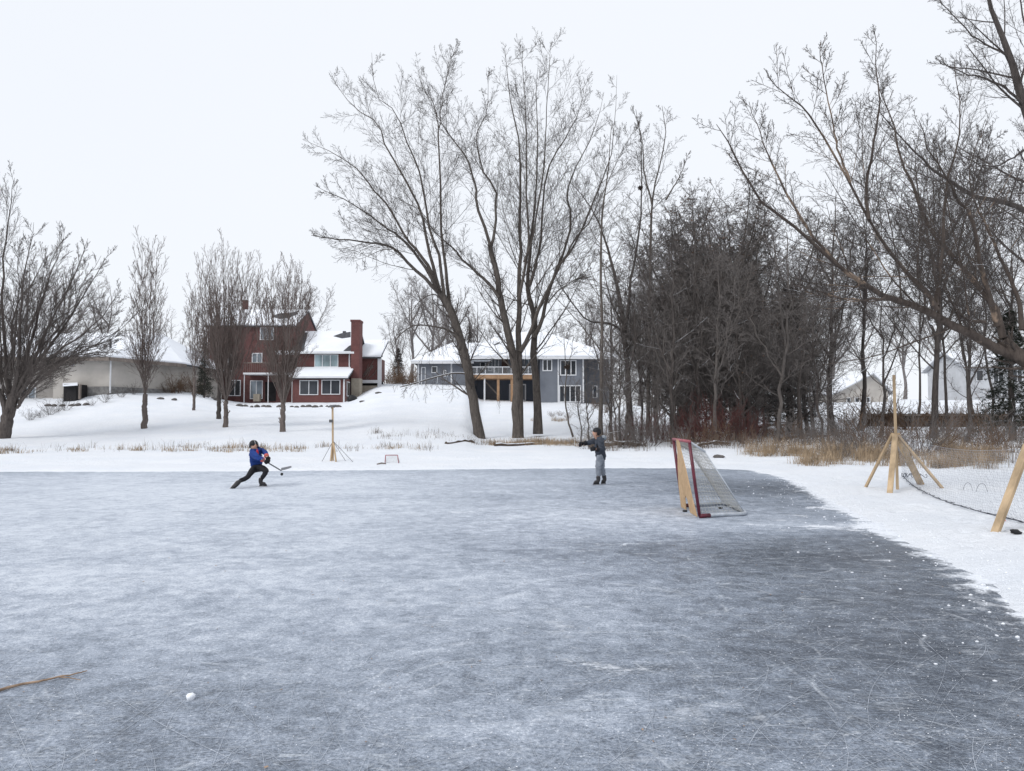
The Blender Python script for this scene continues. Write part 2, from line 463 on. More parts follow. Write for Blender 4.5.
def ice_material():
    m, nt, b = new_mat('ice')
    P = coords(nt)
    fr = N(nt, 'Attribute', attribute_name='frost').outputs['Fac']
    sh = N(nt, 'Attribute', attribute_name='shore').outputs['Fac']
    n1 = noise(nt, P, .16, 5, .6, .6)
    n2 = noise(nt, coords(nt, (1, 1.25, 1), (0, 0, .3)), .8, 13, .80, .3)
    n3 = noise(nt, P, 6.5, 8, .78, .3)
    n4 = noise(nt, P, 48, 5, .75)
    n5 = noise(nt, coords(nt, (1, 1, 1), (0, 0, 1.1)), 2.6, 11, .82, .5)
    n6 = noise(nt, P, 170, 3, .7)
    s = lambda n, k: math_(nt, 'MULTIPLY', math_(nt, 'SUBTRACT', n, .5), k)
    f = fr
    for n, k in ((n1, .55), (n2, .78), (n5, 1.0), (n3, 1.15), (n4, 1.45), (n6, 1.1)): f = math_(nt, 'ADD', f, s(n, k))
    base = ramp(nt, f, [(0.0, (.050, .062, .084)), (.28, (.128, .150, .186)), (.52, (.252, .290, .354)), (.78, (.43, .474, .55)), (1.0, (.64, .68, .74))])
    # skate scratches: thin broken lines in many directions, and turning arcs
    tot = None
    for k, (ang, sx, sy, w) in enumerate(((.35, .5, 3.0, .007), (-.6, .5, 3.4, .007), (1.1, .5, 3.2, .007), (1.55, .45, 2.6, .006),
                                            (2.2, .5, 3.8, .007), (2.7, .5, 3.2, .006), (.75, .8, 5.5, .008), (1.85, .8, 5, .008))):
        vec = coords(nt, (sx, sy, 1), (0, 0, ang))
        vec.node.inputs['Location'].default_value = (3.1 * k, 7.7 * k, 0)
        n = noise(nt, vec, 1.6, 2.0, .5, .35)
        line = ramp(nt, math_(nt, 'ABSOLUTE', math_(nt, 'SUBTRACT', n, .5)), [(0.0, 1.), (w, 0.)])
        mk = ramp(nt, noise(nt, coords(nt, (1, 1, 1), (0, 0, .4 * k)), 1.3 + .35 * k, 5, .75), [(.50, 0.), (.62, 1.)])
        l = math_(nt, 'MULTIPLY', line, mk)
        tot = l if tot is None else math_(nt, 'MAXIMUM', tot, l)
    for k, (sc, rings) in enumerate(((.22, 9.0), (.37, 6.0), (.6, 4.0))):
        v = N(nt, 'TexVoronoi', Scale=sc)
        wv = nt.nodes.new('ShaderNodeVectorMath'); wv.operation = 'ADD'
        wn = N(nt, 'TexNoise', Scale=.5, Detail=1.0)
        nt.links.new(coords(nt, (1, 1, 1), (0, 0, .7 * k)), wv.inputs[0]); nt.links.new(P, wn.inputs['Vector'])
        nt.links.new(wn.outputs['Color'], wv.inputs[1]); nt.links.new(wv.outputs[0], v.inputs['Vector'])
        fr_ = math_(nt, 'FRACT', math_(nt, 'MULTIPLY', v.outputs['Distance'], rings))
        line = ramp(nt, math_(nt, 'ABSOLUTE', math_(nt, 'SUBTRACT', fr_, .5)), [(0.0, 1.), (.009 * rings * sc * 2, 0.)])
        mk = ramp(nt, noise(nt, coords(nt, (1, 1, 1), (0, 0, 1 + k)), 1.4, 5, .75), [(.52, 0.), (.64, .8)])
        tot = math_(nt, 'MAXIMUM', tot, math_(nt, 'MULTIPLY', line, mk))
    tot = math_(nt, 'MULTIPLY', tot, ramp(nt, n4, [(.35, .35), (.6, 1.)]))
    col = mixc(nt, math_(nt, 'MULTIPLY', tot, .75), base, (.70, .74, .79))
    # white shavings and crumbs
    sp = ramp(nt, noise(nt, P, 34, 4, .85), [(.62, 0.), (.68, 1.)])
    sp = math_(nt, 'MULTIPLY', sp, ramp(nt, math_(nt, 'ADD', n2, s(n5, .6)), [(.42, .05), (.62, 1.)]))
    col = mixc(nt, math_(nt, 'MULTIPLY', sp, .75), col, (.78, .81, .86))
    vs = N(nt, 'TexVoronoi', Scale=30.0); nt.links.new(P, vs.inputs['Vector'])
    dots = math_(nt, 'MULTIPLY', ramp(nt, vs.outputs['Distance'], [(.13, 1.), (.19, 0.)]), ramp(nt, math_(nt, 'ADD', n5, s(n1, .8)), [(.44, 0.), (.62, 1.)]))
    col = mixc(nt, math_(nt, 'MULTIPLY', dots, .85), col, (.80, .83, .88))
    # wind-blown snow thinning out away from the bank
    dn = noise(nt, coords(nt, (1, 1.15, 1), (0, 0, .35)), 2.2, 10, .75, .3)
    ds = math_(nt, 'ADD', math_(nt, 'MULTIPLY', sh, .60), s(dn, 1.5))
    dk = ramp(nt, ds, [(.34, 0.), (.50, 1.)])
    # loose drifts left by skates and shovels out on the sheet
    d2 = noise(nt, coords(nt, (.8, 1.3, 1), (0, 0, .3)), 1.9, 12, .80, .4)
    dk2 = math_(nt, 'MULTIPLY', ramp(nt, d2, [(.57, 0.), (.64, .9)]), ramp(nt, noise(nt, P, .3, 3), [(.45, 0.), (.62, 1.)]))
    dk = math_(nt, 'MAXIMUM', dk, dk2)
    dk = math_(nt, 'MULTIPLY', dk, ramp(nt, n3, [(.3, .6), (.55, 1.)]))
    col = mixc(nt, dk, col, (.81, .84, .89))
    # dirt and old leaves frozen in
    dt = math_(nt, 'MULTIPLY', ramp(nt, noise(nt, P, 2.3, 6, .7), [(.66, 0.), (.76, .5)]), ramp(nt, n3, [(.45, 0.), (.6, 1.)]))
    col = mixc(nt, dt, col, (.13, .10, .075))
    nt.links.new(col, b.inputs['Base Color'])
    r = ramp(nt, math_(nt, 'MAXIMUM', f, dk), [(0.0, .33), (.5, .5), (1., .75)])
    nt.links.new(r, b.inputs['Roughness'])
    b.inputs['IOR'].default_value = 1.31
    h = math_(nt, 'ADD', math_(nt, 'MULTIPLY', n3, .5), math_(nt, 'MULTIPLY', math_(nt, 'MAXIMUM', tot, dk), .5))
    bump(nt, b, h, .55, .012)
    return m
mats()
# ================================================================ camera, sky, light
cam = bpy.data.cameras.new('camera'); co = bpy.data.objects.new('camera', cam); COL.objects.link(co)
cam.sensor_width = 36; cam.lens = F / 1024 * 36; cam.clip_end = 5000; cam.clip_start = .05
co.location = (0, 0, CAMH); co.rotation_euler = (math.pi / 2 + PITCH, 0, 0)
SC.camera = co
SC.view_settings.view_transform = 'Standard'; SC.view_settings.look = 'None'
SC.view_settings.exposure = .05; SC.view_settings.gamma = 1; SC.view_settings.use_curve_mapping = False
SUN_EL, SUN_AZ = math.radians(42), math.radians(228)       # behind the camera, veiled by cloud
W = bpy.data.worlds.new('World'); SC.world = W; W.use_nodes = True
nt = W.node_tree; nt.nodes.clear()
out = nt.nodes.new('ShaderNodeOutputWorld'); bg = nt.nodes.new('ShaderNodeBackground')
sky = nt.nodes.new('ShaderNodeTexSky'); sky.sky_type = 'NISHITA'; sky.sun_disc = False
sky.sun_elevation = SUN_EL; sky.sun_rotation = SUN_AZ
tc = nt.nodes.new('ShaderNodeTexCoord')
cn = N(nt, 'TexNoise', Scale=1.4, Detail=5.0, Roughness=.5); nt.links.new(tc.outputs['Generated'], cn.inputs['Vector'])
cloud = ramp(nt, cn.outputs['Fac'], [(.25, (9.0, 9.38, 10.0)), (.75, (9.3, 9.6, 10.15))])
mix = mixc(nt, .94, sky.outputs[0], cloud)
nt.links.new(mix, bg.inputs['Color']); bg.inputs['Strength'].default_value = .1
nt.links.new(bg.outputs[0], out.inputs[0])
sl = bpy.data.lights.new('sun', 'SUN'); sl.energy = 1.35; sl.angle = math.radians(18); sl.color = (1, .97, .93)
so = bpy.data.objects.new('sun', sl); COL.objects.link(so)
dv = Vector((math.sin(SUN_AZ) * math.cos(SUN_EL), math.cos(SUN_AZ) * math.cos(SUN_EL), math.sin(SUN_EL)))
so.rotation_euler = dv.to_track_quat('Z', 'Y').to_euler(); so.location = (0, -20, 60)

# ================================================================ snow-covered land
def axis(*segs):
    a = []
    for lo, hi, st in segs: a += list(np.arange(lo, hi - 1e-6, st))
    a.append(segs[-1][1]); return np.array(a)
gx = axis((-2000, -300, 170), (-300, -80, 20), (-80, -24, 1.2), (-24, 2.5, .32), (2.5, 9, .075), (9, 22, .25), (22, 60, 1.0), (60, 300, 20), (300, 2000, 170))
gy = axis((-1000, -60, 94), (-60, -16, 4), (-16, 2, .8), (2, 13, .085), (13, 31, .16), (31, 60, .5), (60, 110, 1.0), (110, 300, 10), (300, 3000, 180))
X, Y = np.meshgrid(gx, gy)
Z = terrain(X.ravel(), Y.ravel())
foot = np.random.default_rng(15)                              # trodden path between the net stands and along the ice
X, Y = X.ravel(), Y.ravel()
near = np.where((X > 2.6) & (X < 12) & (Y > 3) & (Y < 22))[0]
fx, fy, fz = X[near], Y[near], Z[near]
cnt = 0
while cnt < 260:
    qy = foot.uniform(4.5, 21); qx = foot.uniform(3.5, 11.5)
    s_ = pond_sd(np.array([qx]), np.array([qy]))[0]
    if s_ < .45 or s_ > 4.5 + foot.normal(0, 1): continue
    a_ = foot.uniform(0, 6.28); u = (fx - qx) * math.cos(a_) + (fy - qy) * math.sin(a_); v_ = -(fx - qx) * math.sin(a_) + (fy - qy) * math.cos(a_)
    r2 = (u / .17) ** 2 + (v_ / .085) ** 2
    fz -= foot.uniform(.02, .05) * np.exp(-r2 ** 2); fz += .014 * np.exp(-(r2 - 2.2) ** 2); cnt += 1
Z[near] = fz
X, Y = X.reshape(len(gy), len(gx)), Y.reshape(len(gy), len(gx))
nx, ny = len(gx), len(gy)
I = np.arange(nx * ny).reshape(ny, nx)
Fq = np.stack([I[:-1, :-1], I[:-1, 1:], I[1:, 1:], I[1:, :-1]], -1).reshape(-1, 4)
snow = link_mesh('snow_ground', np_mesh('snow_ground', np.stack([X.ravel(), Y.ravel(), Z], -1), Fq), MAT['snow'])
tag(snow, 'snow covered bank and hillside around the frozen pond', kind='structure')

# ================================================================ ice
ix = axis((-46, -16, 1.0), (-16, 12, .25)); iy = axis((-15, 2, 1.0), (2, 26, .2))
X, Y = np.meshgrid(ix, iy); nx, ny = len(ix), len(iy)
I = np.arange(nx * ny).reshape(ny, nx)
Fq = np.stack([I[:-1, :-1], I[:-1, 1:], I[1:, 1:], I[1:, :-1]], -1).reshape(-1, 4)
me = np_mesh('ice', np.stack([X.ravel(), Y.ravel(), np.zeros(X.size)], -1), Fq)
xr, yr = X.ravel(), Y.ravel()
def blob(x, y, sx, sy, a): return a * np.exp(-((xr - x) / sx) ** 2 - ((yr - y) / sy) ** 2)
frost = .52 - .13 * sstep(7, 3.5, yr) + blob(-7, 11, 8, 7, .26) + blob(-4, 19, 12, 5, .20) + blob(-2, 7, 3, 2.5, .08) + blob(-2.2, 3.6, 1.3, 1.3, -.04) \
      + blob(5.2, 17, 3.0, 3.4, -.34) + blob(3.4, 8.6, 2.6, .9, -.26) + blob(0, 3.8, .55, .5, .16) + blob(-5, 8.2, 2.0, .5, -.10) + blob(2.2, 10.6, 1.6, .5, .10) + blob(2.6, 5.2, 1.6, 1.2, -.20) + blob(3.2, 6.8, 1.5, 1.2, -.22) \
      + blob(.6, 8.6, 1.6, 1.0, -.10) + blob(1.8, 12.0, 2.2, 1.3, .22) + blob(4.8, 11.0, 1.6, .45, .30) + blob(3.0, 14.5, 2.2, .8, .12) + blob(0, 5.6, 3, .9, .05)
frost += .10 * sstep(0, -4, xr) - .046 * np.clip(xr - .3, 0, 5) * sstep(13, 9, yr)
a = me.attributes.new('frost', 'FLOAT', 'POINT'); a.data.foreach_set('value', frost.astype(np.float32))
sdv = pond_sd(xr, yr)
shore = np.exp(-np.maximum(-sdv, 0) / np.where(yr > 18, .35, .45))
shore = np.clip(shore + blob(4.3, 10.7, 1.3, .38, .42) + blob(5.2, 13.2, 1.2, .3, .36) + blob(3.2, 11.0, 1.5, .25, .25) + blob(2.0, 16.5, 2.5, .5, .2) - 0, 0, 1)
a = me.attributes.new('shore', 'FLOAT', 'POINT'); a.data.foreach_set('value', shore.astype(np.float32))
ice = link_mesh('ice', me, MAT['ice'])
tag(ice, 'grey skated ice of the frozen pond', kind='structure')
# ================================================================ bare trees
def nrm(v): return v / (np.linalg.norm(v, axis=-1, keepdims=True) + 1e-9)

def grow(P0, D0, L, r0, r1, K, wig, trop, rng, droop=0.0):
    n = len(P0); P = np.empty((n, K, 3)); P[:, 0] = P0; d = nrm(D0).copy()
    st = (L / (K - 1))[:, None]
    up = np.array([0, 0, 1.0])
    for k in range(1, K):
        d = nrm(d + rng.normal(0, wig, (n, 3)) + up * (trop - droop * k / K))
        P[:, k] = P[:, k - 1] + d * st
    t = np.linspace(0, 1, K)[None] ** .85
    R = r0[:, None] * (1 - t) + r1[:, None] * t
    return P, R

def spawn(P, R, n, t0, t1, ang, lr, K, wig, trop, rr, rmin, rng, droop=0.0, up=0.0, lmax=99, taper=.62):
    N_, K0, _ = P.shape
    base = (np.arange(n)[None] + rng.uniform(.1, .9, (N_, n))) / n
    t = t0 + (t1 - t0) * base
    f = t * (K0 - 1); i = np.minimum(f.astype(int), K0 - 2); e = (f - i)[..., None]
    rows = np.arange(N_)[:, None]
    A, B = P[rows, i], P[rows, i + 1]
    pos = A + (B - A) * e
    tan = nrm(B - A)
    rad = R[rows, i] * (1 - e[..., 0]) + R[rows, i + 1] * e[..., 0]
    ln = np.linalg.norm(np.diff(P, axis=1), axis=2).sum(1)[:, None]
    L = np.minimum(ln * lr * (1 - taper * t) * rng.uniform(.55, 1.3, t.shape), lmax)
    ref = nrm(np.cross(tan, np.array([.31, .77, .55]))); bi = np.cross(tan, ref)
    az = np.arange(n)[None] * 2.4 + rng.uniform(0, 6.28, (N_, 1)) + rng.normal(0, .5, t.shape)
    side = ref * np.cos(az)[..., None] + bi * np.sin(az)[..., None]
    an = np.radians(ang) * rng.uniform(.65, 1.3, t.shape)[..., None]
    d = tan * np.cos(an) + side * np.sin(an) + np.array([0, 0, up])
    r0 = np.maximum(rad * rr * rng.uniform(.7, 1.1, t.shape), rmin)
    r1 = np.maximum(r0 * .3, rmin * .8)
    return grow(pos.reshape(-1, 3), d.reshape(-1, 3), L.ravel(), r0.ravel(), r1.ravel(), K, wig, trop, rng, droop)

def resample(pts, K):
    """smooth curve through the points of a limb"""
    p = np.array(pts, float)
    q = np.vstack([2 * p[0] - p[1], p, 2 * p[-1] - p[-2]])
    out = []
    for u in np.linspace(0, len(p) - 1 - 1e-6, K):
        i = int(u); t = u - i
        a, b, c, d = q[i:i + 4]
        out.append(.5 * (2 * b + (c - a) * t + (2 * a - 5 * b + 4 * c - d) * t * t + (3 * b - a - 3 * c + d) * t ** 3))
    return np.array(out)

def limbs_arrays(limbs, K, rng, wob=.0):
    P = np.empty((len(limbs), K, 3)); R = np.empty((len(limbs), K))
    for j, (pts, r0, r1) in enumerate(limbs):
        P[j] = resample(pts, K)
        if wob: P[j, 1:] += rng.normal(0, wob, (K - 1, 3))
        t = np.linspace(0, 1, K) ** .8
        R[j] = r0 * (1 - t) + r1 * t
    return P, R

def tree_meshes(limbs, levels, seed, mat_trunk, mat_twig, flare=True, K0=16, trunk_levels=1, wob=.0):
    """limbs: traced boughs in local metres; levels: successive generations of side branches"""
    rng = np.random.default_rng(seed)
    P, R = limbs_arrays(limbs, K0, rng, wob)
    if flare:
        h = P[..., 2]
        R = R * (1 + .22 * np.exp(-np.maximum(h, 0) / .4)) 
    gens = [(P, R, 9)]
    cur = (P, R)
    for k, lv in enumerate(levels):
        cur = spawn(*cur, rng=rng, **lv)
        gens.append((*cur, (6, 4, 3, 3, 3)[min(k, 4)]))
    def join(gs):
        V, Fs, o = [], [], 0
        for p, r, s in gs:
            v, f = tubes(p, r, s); V.append(v); Fs.append(f + o); o += len(v)
        return np.vstack(V), np.vstack(Fs)
    a = np_mesh('trunk', *join(gens[:trunk_levels + 1])); a.materials.append(mat_trunk)
    c = np_mesh('crown', *join(gens[trunk_levels + 1:])); c.materials.append(mat_twig)
    return a, c, gens

def make_tree(name, base, meshes, label, cat='tree', group=None, rz=0.0, scale=1.0):
    e = empty(name, base, label, cat, group, rz)
    e.scale = (scale,) * 3 if np.isscalar(scale) else scale
    link_mesh('trunk', meshes[0], None, e); link_mesh('crown', meshes[1], None, e)
    return e

def trace(px, d0, d1, base):
    n = len(px)
    return [at(x, y, d0 + (d1 - d0) * (i / (n - 1)) ** 1.3) - base for i, (x, y) in enumerate(px)]

LV = lambda n, ang, lr, K, wig=.10, trop=.06, rr=.55, rmin=.006, t0=.25, t1=.98, **k: dict(n=n, ang=ang, lr=lr, K=K, wig=wig, trop=trop, rr=rr, rmin=rmin, t0=t0, t1=t1, **k)

# ---- three tall trees on the far bank, traced bough by bough
def big_tree(label, px, d, limbs, seed, levels=None):
    b = on_ground(px, d, .06)
    L = []
    for pts, dd, r0, r1 in limbs:
        L.append((trace(pts, d if dd[0] is None else dd[0], dd[1], b), r0, r1))
    lev = levels or [LV(20, 40, .44, 9, .05, .045, .25, .0085, .18, taper=.86), LV(9, 38, .48, 7, .055, .04, .46, .006, .10), LV(6, 38, .50, 5, .06, .03, .58, .0046, .10), LV(3, 38, .5, 4, .06, .02, .7, .0038, .2)]
    return make_tree('cottonwood_tree', b, tree_meshes(L, lev, seed, MAT['bark'], MAT['bark_twig'], wob=.03), label, 'tree')

dA, dB, dC = 43.5, 43.5, 44.5
tA = big_tree('tall bare tree leaning toward the red house with a low bough over the slope', 480, dA, [
    ([(480, 441), (474, 405), (469, 376), (463, 347), (455, 320), (445, 301), (440, 292)], (dA, dA), 0.296, 0.216),
    ([(440, 294), (426, 280), (409, 265), (395, 249), (382, 244), (368, 243), (345, 240), (327, 238), (312, 236)], (dA, 40), 0.120, 0.015),
    ([(438, 292), (424, 266), (411, 248), (398, 236), (383, 226), (357, 207), (335, 195), (313, 185)], (dA, 38), 0.112, .006),
    ([(440, 293), (428, 266), (417, 250), (406, 238), (390, 210), (372, 188), (354, 166), (327, 150), (303, 140)], (dA, 45), 0.120, .006),
    ([(440, 293), (434, 270), (430, 255), (424, 225), (418, 205), (403, 174), (384, 144), (379, 125), (360, 112), (341, 93), (330, 71)], (dA, 47), 0.120, .006),
    ([(445, 303), (443, 280), (437, 250), (429, 228), (424, 193), (417, 166), (406, 142), (395, 112), (376, 93), (371, 52)], (dA, 42), 0.112, .006),
    ([(450, 312), (448, 290), (445, 262), (441, 230), (441, 193), (439, 153), (439, 125), (433, 106), (424, 88), (417, 70)], (dA, 49), 0.120, .006),
    ([(439, 128), (442, 98), (450, 65), (457, 42)], (48, 49.5), 0.036, 0.010),
], 11)
# its low boughs droop, and the lowest carries a line of snow
bA = np.array(tA.location)
for q, (pts, dd, r0, r1) in enumerate([
    ([(470, 374), (455, 373), (440, 376), (425, 380), (412, 384), (400, 387)], (dA, 41.5), 0.060, 0.030),
    ([(461, 338), (448, 330), (431, 326), (418, 325), (409, 328), (399, 336), (393, 347)], (dA, 41), 0.060, 0.020),
    ([(446, 305), (436, 295), (428, 296), (418, 303), (408, 318)], (dA, 42), 0.040, 0.015),
    ([(395, 249), (382, 250), (368, 256), (352, 262)], (40.5, 39), .03, .006), ([(448, 330), (440, 345), (428, 352)], (42, 41), .03, .01)]):
    m_ = tree_meshes([(trace(pts, dd[0], dd[1], bA), r0, r1)], [LV(10, 55, .55, 8, .07, -.05, .34, .009, .15, droop=.22, taper=.5), LV(6, 45, .5, 6, .08, -.05, .5, .006, .15, droop=.2), LV(4, 45, .5, 4, .08, -.04, .6, .0045, .15)],
                     400 + q, MAT['bark_snow'] if q == 0 else MAT['bark'], MAT['bark_twig'], flare=False)
    link_mesh('bough', m_[0], None, tA); link_mesh('crown', m_[1], None, tA)
big_tree('tall straight bare tree standing between the leaning tree and the split-trunk tree', 518, dB, [
    ([(518, 439), (517, 410), (517, 378), (512, 350), (507, 328), (502, 304), (499, 290), (494, 262), (490, 245)], (dB, 43), 0.296, 0.136),
    ([(519, 437), (519, 395), (519, 355), (519, 320), (519, 293), (520, 260), (520, 230), (520, 183), (519, 139), (508, 85), (505, 50)], (dB, 45), 0.240, .006),
    ([(499, 297), (488, 282), (476, 272), (465, 262), (455, 250), (443, 240), (430, 226), (418, 212)], (43, 40.5), 0.104, 0.015),
    ([(490, 245), (477, 204), (474, 183), (466, 158), (447, 131), (436, 112), (428, 90)], (43, 41), 0.096, .006),
    ([(491, 247), (495, 226), (496, 193), (482, 166), (477, 133), (488, 109), (486, 68)], (43, 44.5), 0.096, .006),
    ([(519, 300), (524, 270), (529, 240), (526, 183), (526, 139), (524, 85), (522, 41)], (dB, 42), 0.104, .006),
    ([(520, 352), (530, 334), (541, 304), (554, 276), (566, 256), (579, 238), (593, 202), (609, 161), (614, 125), (617, 74)], (dB, 46), 0.136, .006),
    ([(524, 262), (533, 235), (544, 166), (546, 125), (549, 71), (551, 41)], (43, 45), 0.072, .006),
], 23)
big_tree('tall bare tree splitting in a V above its trunk, nearest the grey house windows', 538, dC, [
    ([(538, 434), (537, 405), (535, 366), (534, 340), (533, 312), (529, 296), (527, 284), (530, 257), (531, 238), (535, 205), (538, 160), (536, 100), (538, 62)], (dC, 47), 0.272, .006),
    ([(534, 338), (540, 322), (546, 306), (554, 276), (563, 255), (571, 218), (568, 200), (571, 177), (590, 142), (598, 118), (604, 92)], (dC, 46), 0.136, .006),
    ([(530, 285), (536, 262), (541, 240), (546, 174), (565, 139), (579, 112), (584, 82)], (dC, 43), 0.104, .006),
    ([(556, 272), (564, 258), (576, 238), (590, 220), (604, 190), (622, 150), (640, 120)], (dC, 44), 0.072, .006),
    ([(548, 303), (560, 290), (572, 282), (588, 268), (600, 250)], (dC, 43), 0.048, .006),
], 37)

# ---- slender trees beside the thicket
def slim(name, label, px, d, limbs, seed, mt='bark', mw='bark_twig', group=None, lev=None, cat='tree', py=None):
    b = on_ground(px, d, .05)
    L = [(trace(p, d, d + dd, b), r0, r1) for p, dd, r0, r1 in limbs]
    lev = lev or [LV(16, 42, .34, 9, .08, .05, .36, .0085, .22, taper=.88), LV(8, 42, .46, 6, .09, .04, .5, .006, .15), LV(5, 42, .5, 5, .1, .03, .6, .0046, .2), LV(3, 40, .55, 3, .1, .03, .7, .0038)]
    return make_tree(name, b, tree_meshes(L, lev, seed, MAT[mt], MAT[mw], wob=.02), label, cat, group)
slim('slender_tree', 'slender tree with a straight bare trunk rising behind the skater in grey', 601, 38,
     [([(601, 437), (601, 400), (602, 350), (601, 300), (601, 230), (605, 193), (609, 166), (612, 120)], 1, .125, .012)], 41)
slim('bare_tree', 'dark bare tree at the thicket edge with a long snow-topped side bough', 630, 41,
     [([(631, 436), (629, 400), (627, 366), (624, 325), (617, 284), (610, 255), (603, 235), (590, 205), (568, 180)], 1, .2, .012),
      ([(625, 330), (629, 300), (631, 279), (638, 240), (641, 200), (642, 152), (636, 110)], -1, .11, .012),
      ([(631, 340), (622, 331), (609, 323), (587, 320), (572, 302), (557, 279), (552, 262)], -2, .09, .012),
      ([(627, 350), (645, 330), (660, 310), (668, 290)], -1.5, .07, .012)], 43, 'bark_dark', 'twig_dark')
slim('bare_tree', 'thin pale bare tree rising above the dark thicket, forked near its top', 650, 44,
     [([(648, 436), (649, 380), (650, 300), (651, 240), (652, 204), (658, 172), (666, 134), (662, 106)], 1, .13, .012),
      ([(652, 204), (644, 170), (642, 140), (632, 105)], 1, .06, .012), ([(666, 200), (680, 175), (690, 150)], 0, .05, .01)], 47)
sap = slim('sapling', 'thin sapling with a dark squirrel nest in front of the grey house', 571, 36,
     [([(573, 437), (568, 420), (565, 400), (566, 380), (567, 366), (565, 345), (563, 325)], 0, .05, .01),
      ([(567, 368), (572, 350), (573, 330)], .5, .02, .008)], 53, lev=[LV(9, 40, .22, 5, .08, .06, .45, .007), LV(4, 40, .5, 4, .1, .05, .6, .005), LV(3, 40, .5, 3, .1, .04, .7, .0045)])

# ---- garden trees in front of the houses on the hill
def vase(name, label, px, d, h, fork, n, spread, r, seed, mt='bark_vase', mw='twig_grey', lev=None, lean=0.0, narrow=False, group=None):
    """short trunk dividing into a fan of steep stems"""
    rng = np.random.default_rng(seed)
    b = on_ground(px, d, .05)
    L = [([(0, 0, 0), (lean * fork * .4, 0, fork * .5), (lean * fork, 0, fork)], r, r * .85)]
    top = np.array([lean * fork, 0, fork])
    for k in range(n):
        az = k * 2.4 + rng.uniform(-.4, .4)
        tl = spread * math.sqrt((k + .5) / n) * rng.uniform(.8, 1.15)
        hh = (h - fork) * rng.uniform(.8, 1.02) * (1 - .30 * (tl / max(spread, .01)) ** 2)
        ox, oy = math.cos(az) * math.tan(tl) * hh * .62, math.sin(az) * math.tan(tl) * hh * .62
        s = top + np.array([0, 0, rng.uniform(-.35, .5) * fork * .5])
        s[2] = min(s[2], fork)
        pts = [s, s + np.array([ox * .35, oy * .35, hh * .25]), s + np.array([ox * .75, oy * .75, hh * .62]), s + np.array([ox, oy, hh])]
        if narrow: pts = [s, s + np.array([ox * .5, oy * .5, hh * .25]), s + np.array([ox * .8, oy * .8, hh * .6]), s + np.array([ox, oy, hh])]
        L.append((pts, r * rng.uniform(.15, .27), .007))
    lev = lev or [LV(11, 20, .34, 8, .03, .06, .42, .008, .18), LV(6, 24, .46, 6, .04, .05, .55, .0058, .1), LV(4, 28, .5, 4, .05, .03, .6, .0045, .15), LV(2, 30, .5, 3, .05, .02, .7, .0038)]
    return make_tree(name, b, tree_meshes(L, lev, seed, MAT[mt], MAT[mw], wob=.02), label, 'tree', group)

vase('garden_tree', 'narrow upright bare tree with one tall stem in front of the tan house', 145, 42, 11.2, 1.9, 8, .17, .15, 61, narrow=True,
     lev=[LV(18, 24, .34, 7, .03, .06, .45, .0085, .10), LV(7, 26, .46, 5, .04, .05, .55, .006, .12), LV(4, 28, .5, 4, .05, .03, .6, .0048, .15), LV(2, 30, .5, 3, .05, .02, .7, .004)])
vase('garden_tree', 'broad vase-shaped bare tree screening the tall end of the red house', 226, 42, 10.8, 1.5, 34, .46, .13, 67)
vase('garden_tree', 'vase-shaped bare tree with a short grey trunk in front of the red house balcony', 283, 40, 9.2, 1.5, 28, .48, .14, 71)
vase('garden_tree', 'small thin bare tree between the tan house and the red house', 194, 50, 8.4, 2.2, 9, .30, .09, 73)
vase('garden_tree', 'dark-trunked bare tree partly hidden by the broad vase-shaped tree', 219, 46.5, 9.8, 2.2, 10, .30, .13, 79, mt='bark_dark')
# the big spreading tree at the edge of the lawn
bL = on_ground(3, 38, .06)
TL = lambda px, dd: trace(px, 38, 38 + dd, bL)
L = [(TL([(3, 441), (6, 425), (10, 408), (14, 396)], 0), 0.316, 0.2488),
     (TL([(6, 420), (2, 400), (-6, 380), (-16, 350), (-24, 300), (-30, 240), (-30, 180)], -2), 0.157, 0.0064),
     (TL([(10, 405), (8, 380), (4, 340), (2, 290), (6, 240), (12, 190), (16, 165)], 2), 0.134, 0.0064),
     (TL([(12, 402), (18, 370), (20, 330), (22, 290), (30, 245), (38, 205)], -3), 0.121, 0.0064),
     (TL([(13, 400), (24, 370), (34, 330), (46, 290), (58, 255), (68, 225)], 2), 0.121, 0.0064),
     (TL([(14, 398), (28, 370), (44, 335), (62, 300), (80, 262), (92, 218)], -2), 0.121, 0.0064),
     (TL([(15, 397), (34, 368), (56, 338), (76, 308), (98, 272), (116, 238)], 1), 0.116, 0.0064),
     (TL([(16, 398), (36, 372), (60, 350), (86, 332), (110, 306), (130, 272)], -3), 0.103, 0.0064),
     (TL([(18, 404), (34, 382), (54, 364), (84, 350), (112, 340), (130, 322)], 3), 0.085, 0.0064),
     (TL([(17, 408), (30, 392), (48, 372), (70, 360), (96, 352), (122, 348)], -4), 0.073, 0.0064),
     (TL([(8, 410), (-10, 380), (-40, 340), (-70, 300), (-90, 250)], 2), 0.134, 0.0064),
     (TL([(10, 405), (12, 360), (14, 310), (40, 270), (52, 232)], 5), 0.097, 0.0064)]
L = [L[0]] + [([p[0]] + [p[0] * .0 + q for q in resample(p, 12)[1:11]], a_, b_) for p, a_, b_ in L[1:]]
rg = np.random.default_rng(5)
for k in range(1, 11):                                           # more stems between the traced ones
    p, r0, r1 = L[k]
    for q in range(1):
        s = np.array([rg.uniform(-.9, .9), rg.uniform(-2.5, 2.5), rg.uniform(-1.2, .4)])
        n_ = len(p); pp = [np.array(a) + s * (i / (n_ - 1)) ** 1.1 + rg.normal(0, .08, 3) * (i > 0) for i, a in enumerate(p)]
        L.append((pp, r0 * rg.uniform(.4, .6), r1))
